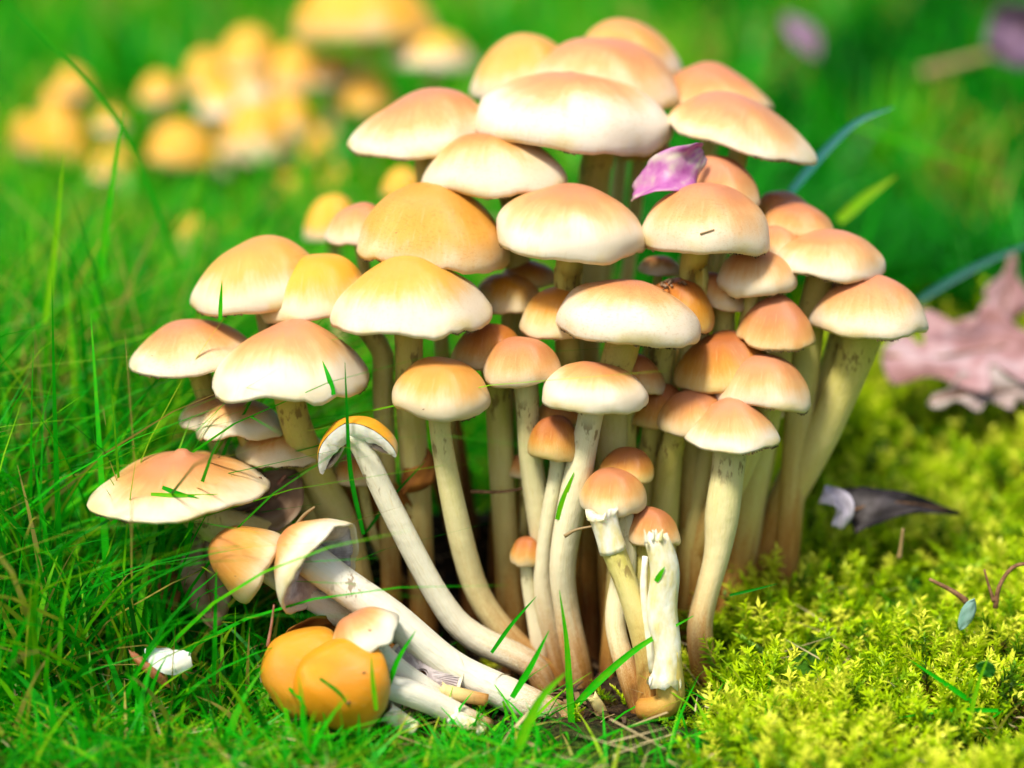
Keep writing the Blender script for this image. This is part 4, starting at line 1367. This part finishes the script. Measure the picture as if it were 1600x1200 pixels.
def build_grass():
    parts = []
    # near lawn on the left
    p = scatter(6800, -32, -4, -14, 16, lambda x, y: sstep((-5.5 - x - .0 * y + np.maximum(-y, 0) * .25) / 3.0) * (.35 + .65 * sstep((y + 8) / 6)))
    n = len(p)
    tall = sstep((p[:, 1] + 8.5) / 7) * sstep((-9 - p[:, 0]) / 4)
    h = RNG.uniform(1.4, 4.0, n) + tall * RNG.uniform(0, 1, n) ** 1.3 * 12
    parts.append(grass_mass('', p, h, RNG.uniform(.12, .36, n), RNG.uniform(.05, .85, n), np.clip(RNG.normal(.55, .28, n), -.1, .97), None, 6, .7))
    # short blades along the very front
    p = scatter(7000, -18, 8, -13, -4.6, lambda x, y: (.12 + .88 * sstep((2.6 - x) / 4)) * (0.10 + .90 * sstep((-6.2 - y) / 1.2)))
    n = len(p)
    h = RNG.uniform(.6, 2.2, n)
    parts.append(grass_mass('', p, h, RNG.uniform(.08, .24, n), RNG.uniform(.2, 1.4, n), grass_var(n, .1), None))
    # thin tall blades before the distant mushrooms
    p = scatter(1500, -26, -5, 11, 25, lambda x, y: np.ones_like(x) * .8)
    n = len(p)
    parts.append(grass_mass('', p, RNG.uniform(4, 9, n), RNG.uniform(.10, .26, n), RNG.uniform(.1, .9, n), np.clip(RNG.normal(.5, .25, n), 0, .95), None, 5, .6))
    # stray blades in the moss
    p = scatter(260, 5, 22, -9, 12, lambda x, y: np.ones_like(x))
    n = len(p)
    parts.append(grass_mass('', p, RNG.uniform(1.0, 2.4, n), RNG.uniform(.08, .16, n), RNG.uniform(.3, 1.3, n), grass_var(n, .25), None))
    # lawn behind, around the distant mushrooms
    p = scatter(26000, -52, 32, 9, 40, lambda x, y: np.where(x > 5, sstep((y - 24) / 4), 1.0) * (1 - .3 * ((x < -3) & (x > -24) & (y > 20) & (y < 34))))
    n = len(p)
    h = RNG.uniform(2.2, 5.0, n) + RNG.uniform(0, 4.5, n) * sstep((-7 - p[:, 0]) / 5) * sstep((26 - p[:, 1]) / 8)
    parts.append(grass_mass('', p, h, RNG.uniform(.16, .40, n), RNG.uniform(.05, .9, n), np.clip(grass_var(n, .06) + .30 * np.sin(p[:, 0] * .45 + 1) * np.sin(p[:, 1] * .32), -.1, 1), None, 4))
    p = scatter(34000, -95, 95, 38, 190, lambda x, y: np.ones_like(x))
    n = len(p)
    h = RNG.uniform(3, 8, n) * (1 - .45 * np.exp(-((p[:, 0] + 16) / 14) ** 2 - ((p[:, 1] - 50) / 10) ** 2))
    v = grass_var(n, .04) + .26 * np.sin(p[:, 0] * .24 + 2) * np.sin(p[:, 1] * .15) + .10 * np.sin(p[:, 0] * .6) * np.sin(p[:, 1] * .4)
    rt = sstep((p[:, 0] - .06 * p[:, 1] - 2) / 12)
    v = v - .40 * rt + .30 * rt * np.sin(p[:, 0] * .33 + 1) * np.sin(p[:, 1] * .16)  # shade painted into the grass colour towards the right
    bn = (RNG.uniform(0, 1, n) < .35) & (np.sin(p[:, 0] * .28 + .5) * np.sin(p[:, 1] * .12 + 2) > .35) & (rt > .5)
    v[bn] = RNG.uniform(.86, 1.0, bn.sum())
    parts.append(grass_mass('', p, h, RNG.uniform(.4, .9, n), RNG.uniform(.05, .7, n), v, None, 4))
    # long grass in the added hollow on the right, shade painted into its colour
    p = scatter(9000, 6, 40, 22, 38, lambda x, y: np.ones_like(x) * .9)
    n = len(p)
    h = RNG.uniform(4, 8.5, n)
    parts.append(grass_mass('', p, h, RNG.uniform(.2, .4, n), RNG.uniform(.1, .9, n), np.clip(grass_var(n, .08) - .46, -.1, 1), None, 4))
    V, Q, A = join(parts)
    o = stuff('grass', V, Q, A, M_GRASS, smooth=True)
    o['label'] = 'thick green grass around and behind the mushrooms'


build_grass()


def moss_proto(seed):
    r = np.random.default_rng(seed)
    nl = 34
    flat = seed % 2
    V, A = [], []
    cx, cy = r.uniform(-.25, .25, 2)
    for i in range(nl):
        s = (i + .5) / nl
        c = np.array([cx * s * s, cy * s * s, s * 1.15])
        az = i * 2.39996 + r.uniform(-.3, .3)
        if flat:                                   # feather: leaves in two rows
            az = (0 if i % 2 else math.pi) + r.uniform(-.5, .5)
        el = (.35 if flat else .15) + .85 * s + r.uniform(-.2, .2)
        L = (.36 * (1 - .62 * s) + .04) * r.uniform(.8, 1.2)
        d = np.array([math.cos(az) * math.cos(el), math.sin(az) * math.cos(el), math.sin(el)])
        sd = np.array([-math.sin(az), math.cos(az), 0.0])
        up = np.cross(d, sd)
        w = L * .17
        V += [c, c + d * L * .4 + sd * w + up * .02, c + d * L - up * L * .18, c + d * L * .4 - sd * w + up * .02]
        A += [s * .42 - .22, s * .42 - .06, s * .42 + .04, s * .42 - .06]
    return np.array(V), np.array(A)


def build_moss():
    def dens(x, y):
        right = sstep((x - 3.6 - .10 * np.maximum(0, y) - .12 * np.maximum(0, -y - 4)) / 1.6)
        far = 1 - .75 * sstep((y - 6) / 12)
        front = .08 * sstep((-4.6 - y) / 1.2) * (x <= 6)
        left = .20 * sstep((-6 - x) / 2) * sstep((1 - y) / 4)
        bare = np.exp(-((x - .6) / 5.9) ** 10 - ((y + 2.6) / 5.6) ** 10)
        return np.clip(np.maximum(np.maximum(right * far, front), left), 0, 1) * (1 - bare)
    p = scatter(42000, -20, 24, -12, 23, dens)
    # moss tufts in the dark soil
    q = scatter(260, -5, 6, -5.5, 2.5, lambda x, y: (np.sin(x * 1.9 + 1) * np.sin(y * 2.1 + 2) > .25) * .9)
    p = np.concatenate([p, q])
    n = len(p)
    cl = np.sin(p[:, 0] * 1.7 + .8 * p[:, 1]) * np.sin(p[:, 1] * 1.4 - .5 * p[:, 0] + 1) * .5 + .5      # clumps
    clump2 = np.sin(p[:, 0] * .62 + 2) * np.sin(p[:, 1] * .7 + .4)
    keep = RNG.uniform(0, 1, n) < sstep((cl + .35 * clump2 - .12) / .40) * .92 + .05
    p, cl, clump2 = p[keep], cl[keep], clump2[keep]
    n = len(p)
    p[:, 2] += .55 * cl + .35 * clump2 - .45
    sc_ = (.65 + RNG.gamma(2.0, .25, n)).clip(.7, 1.9)
    sc_ = np.where(p[:, 0] < 6.3 - .4 * np.maximum(0, p[:, 1]), np.minimum(sc_, 1.0) * .75, sc_) * (1 + .02 * np.maximum(p[:, 1], 0))
    var = np.clip(RNG.normal(.48, .19, n) + .16 * clump2, .02, .95)
    br = RNG.uniform(0, 1, n) < .05
    var[br] = RNG.uniform(.85, 1.0, br.sum())
    dead = RNG.uniform(0, 1, n) < .04 + .25 * (np.sin(p[:, 0] * .9 + 3) * np.sin(p[:, 1] * .8 + 1) > .72)
    var[dead] = RNG.uniform(-.15, .1, dead.sum())
    protos = [moss_proto(i) for i in range(8)]
    which = RNG.integers(0, 8, n)
    tilt = np.where(which % 2 == 1, RNG.uniform(.5, 1.45, n), RNG.uniform(0, .9, n))
    taz = RNG.uniform(0, 2 * np.pi, n)
    spin = RNG.uniform(0, 2 * np.pi, n)
    parts = []
    for w in range(8):
        m = which == w
        k = m.sum()
        V, A = protos[w]
        c, s = np.cos(spin[m]), np.sin(spin[m])
        x = V[None, :, 0] * c[:, None] - V[None, :, 1] * s[:, None]
        y = V[None, :, 0] * s[:, None] + V[None, :, 1] * c[:, None]
        z = np.repeat(V[None, :, 2], k, 0)
        # tilt about the horizontal axis perpendicular to taz
        ct, st = np.cos(tilt[m])[:, None], np.sin(tilt[m])[:, None]
        ca, sa = np.cos(taz[m])[:, None], np.sin(taz[m])[:, None]
        al, pe = x * ca + y * sa, -x * sa + y * ca
        al2, z2 = al * ct + z * st, -al * st + z * ct
        x, y, z = al2 * ca - pe * sa, al2 * sa + pe * ca, z2
        S = sc_[m][:, None]
        W = np.stack([x * S + p[m, 0, None], y * S + p[m, 1, None], z * S + p[m, 2, None] - .15], -1).reshape(-1, 3)
        nl = len(V) // 4
        Q = (np.arange(k * nl) * 4)[:, None] + np.arange(4)[None, :]
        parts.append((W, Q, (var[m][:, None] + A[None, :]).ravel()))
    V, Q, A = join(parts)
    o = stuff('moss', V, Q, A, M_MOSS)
    o['label'] = 'bright yellow green feathery moss covering the bank and the foreground'


build_moss()


def build_litter():
    p = scatter(2600, -8, 7, -6, 7, lambda x, y: np.exp(-((x - .3) / 5) ** 2 - ((y - .8) / 4) ** 2))
    n = len(p)
    a = RNG.uniform(0, 2 * np.pi, n)
    t = RNG.uniform(-.9, .9, n)
    L = RNG.uniform(.08, .5, n)
    W = RNG.uniform(.02, .12, n)
    dx, dy, dz = np.cos(a) * np.cos(t), np.sin(a) * np.cos(t), np.sin(t)
    sx, sy = -np.sin(a), np.cos(a)
    V = np.empty((n, 6, 3))
    for j, (u, v, b) in enumerate(((-1, -1, 0), (-1, 1, 0), (0, -1, .1), (0, 1, .1), (1, -.6, 0), (1, .6, 0))):
        V[:, j, 0] = p[:, 0] + dx * L * u + sx * W * v
        V[:, j, 1] = p[:, 1] + dy * L * u + sy * W * v
        V[:, j, 2] = p[:, 2] + .12 + dz * L * u + b
    b = (np.arange(n) * 6)[:, None]
    Q = np.concatenate([b + np.array([[0, 1, 3, 2]]), b + np.array([[2, 3, 5, 4]])])
    o = stuff('litter', V.reshape(-1, 3), Q, np.repeat(RNG.uniform(0, 1, n) ** 1.5, 6), M_LITTER)
    o['label'] = 'dark crumbled leaf litter on the soil between the stems'


build_litter()


def build_dead_grass():
    p = scatter(5200, -28, 24, -12, 18, lambda x, y: np.where(x > 4, .16, .30) * np.where(np.exp(-((x - .6) / 5) ** 6 - ((y + 1) / 6) ** 6) > .5, 0.05, 1.0))
    n = len(p)
    p[:, 2] += np.where(p[:, 0] > 4, RNG.uniform(.3, .9, n), RNG.uniform(.2, 1.2, n))
    a = RNG.uniform(0, 2 * np.pi, n)
    V, Q, A = grass_mass('', p, RNG.uniform(.6, 2.4, n), RNG.uniform(.05, .15, n), np.zeros(n), np.clip(RNG.normal(.5, .3, n), 0, 1), None, 3, 0)
    # lay every blade down
    V = V.reshape(n, -1, 3)
    up = V[:, :, 2] - p[:, None, 2]
    t = RNG.uniform(-.25, .45, n)[:, None]
    V[:, :, 0] += up * np.cos(a)[:, None] * np.cos(t)
    V[:, :, 1] += up * np.sin(a)[:, None] * np.cos(t)
    V[:, :, 2] = p[:, None, 2] + up * np.sin(t)
    o = stuff('dead_grass', V.reshape(-1, 3), Q, A, M_STRAW)
    o['label'] = 'dry straw coloured grass bits lying in the lawn and moss'


build_dead_grass()

for o in bpy.data.objects:
    if '_w' in o:
        del o['_w']
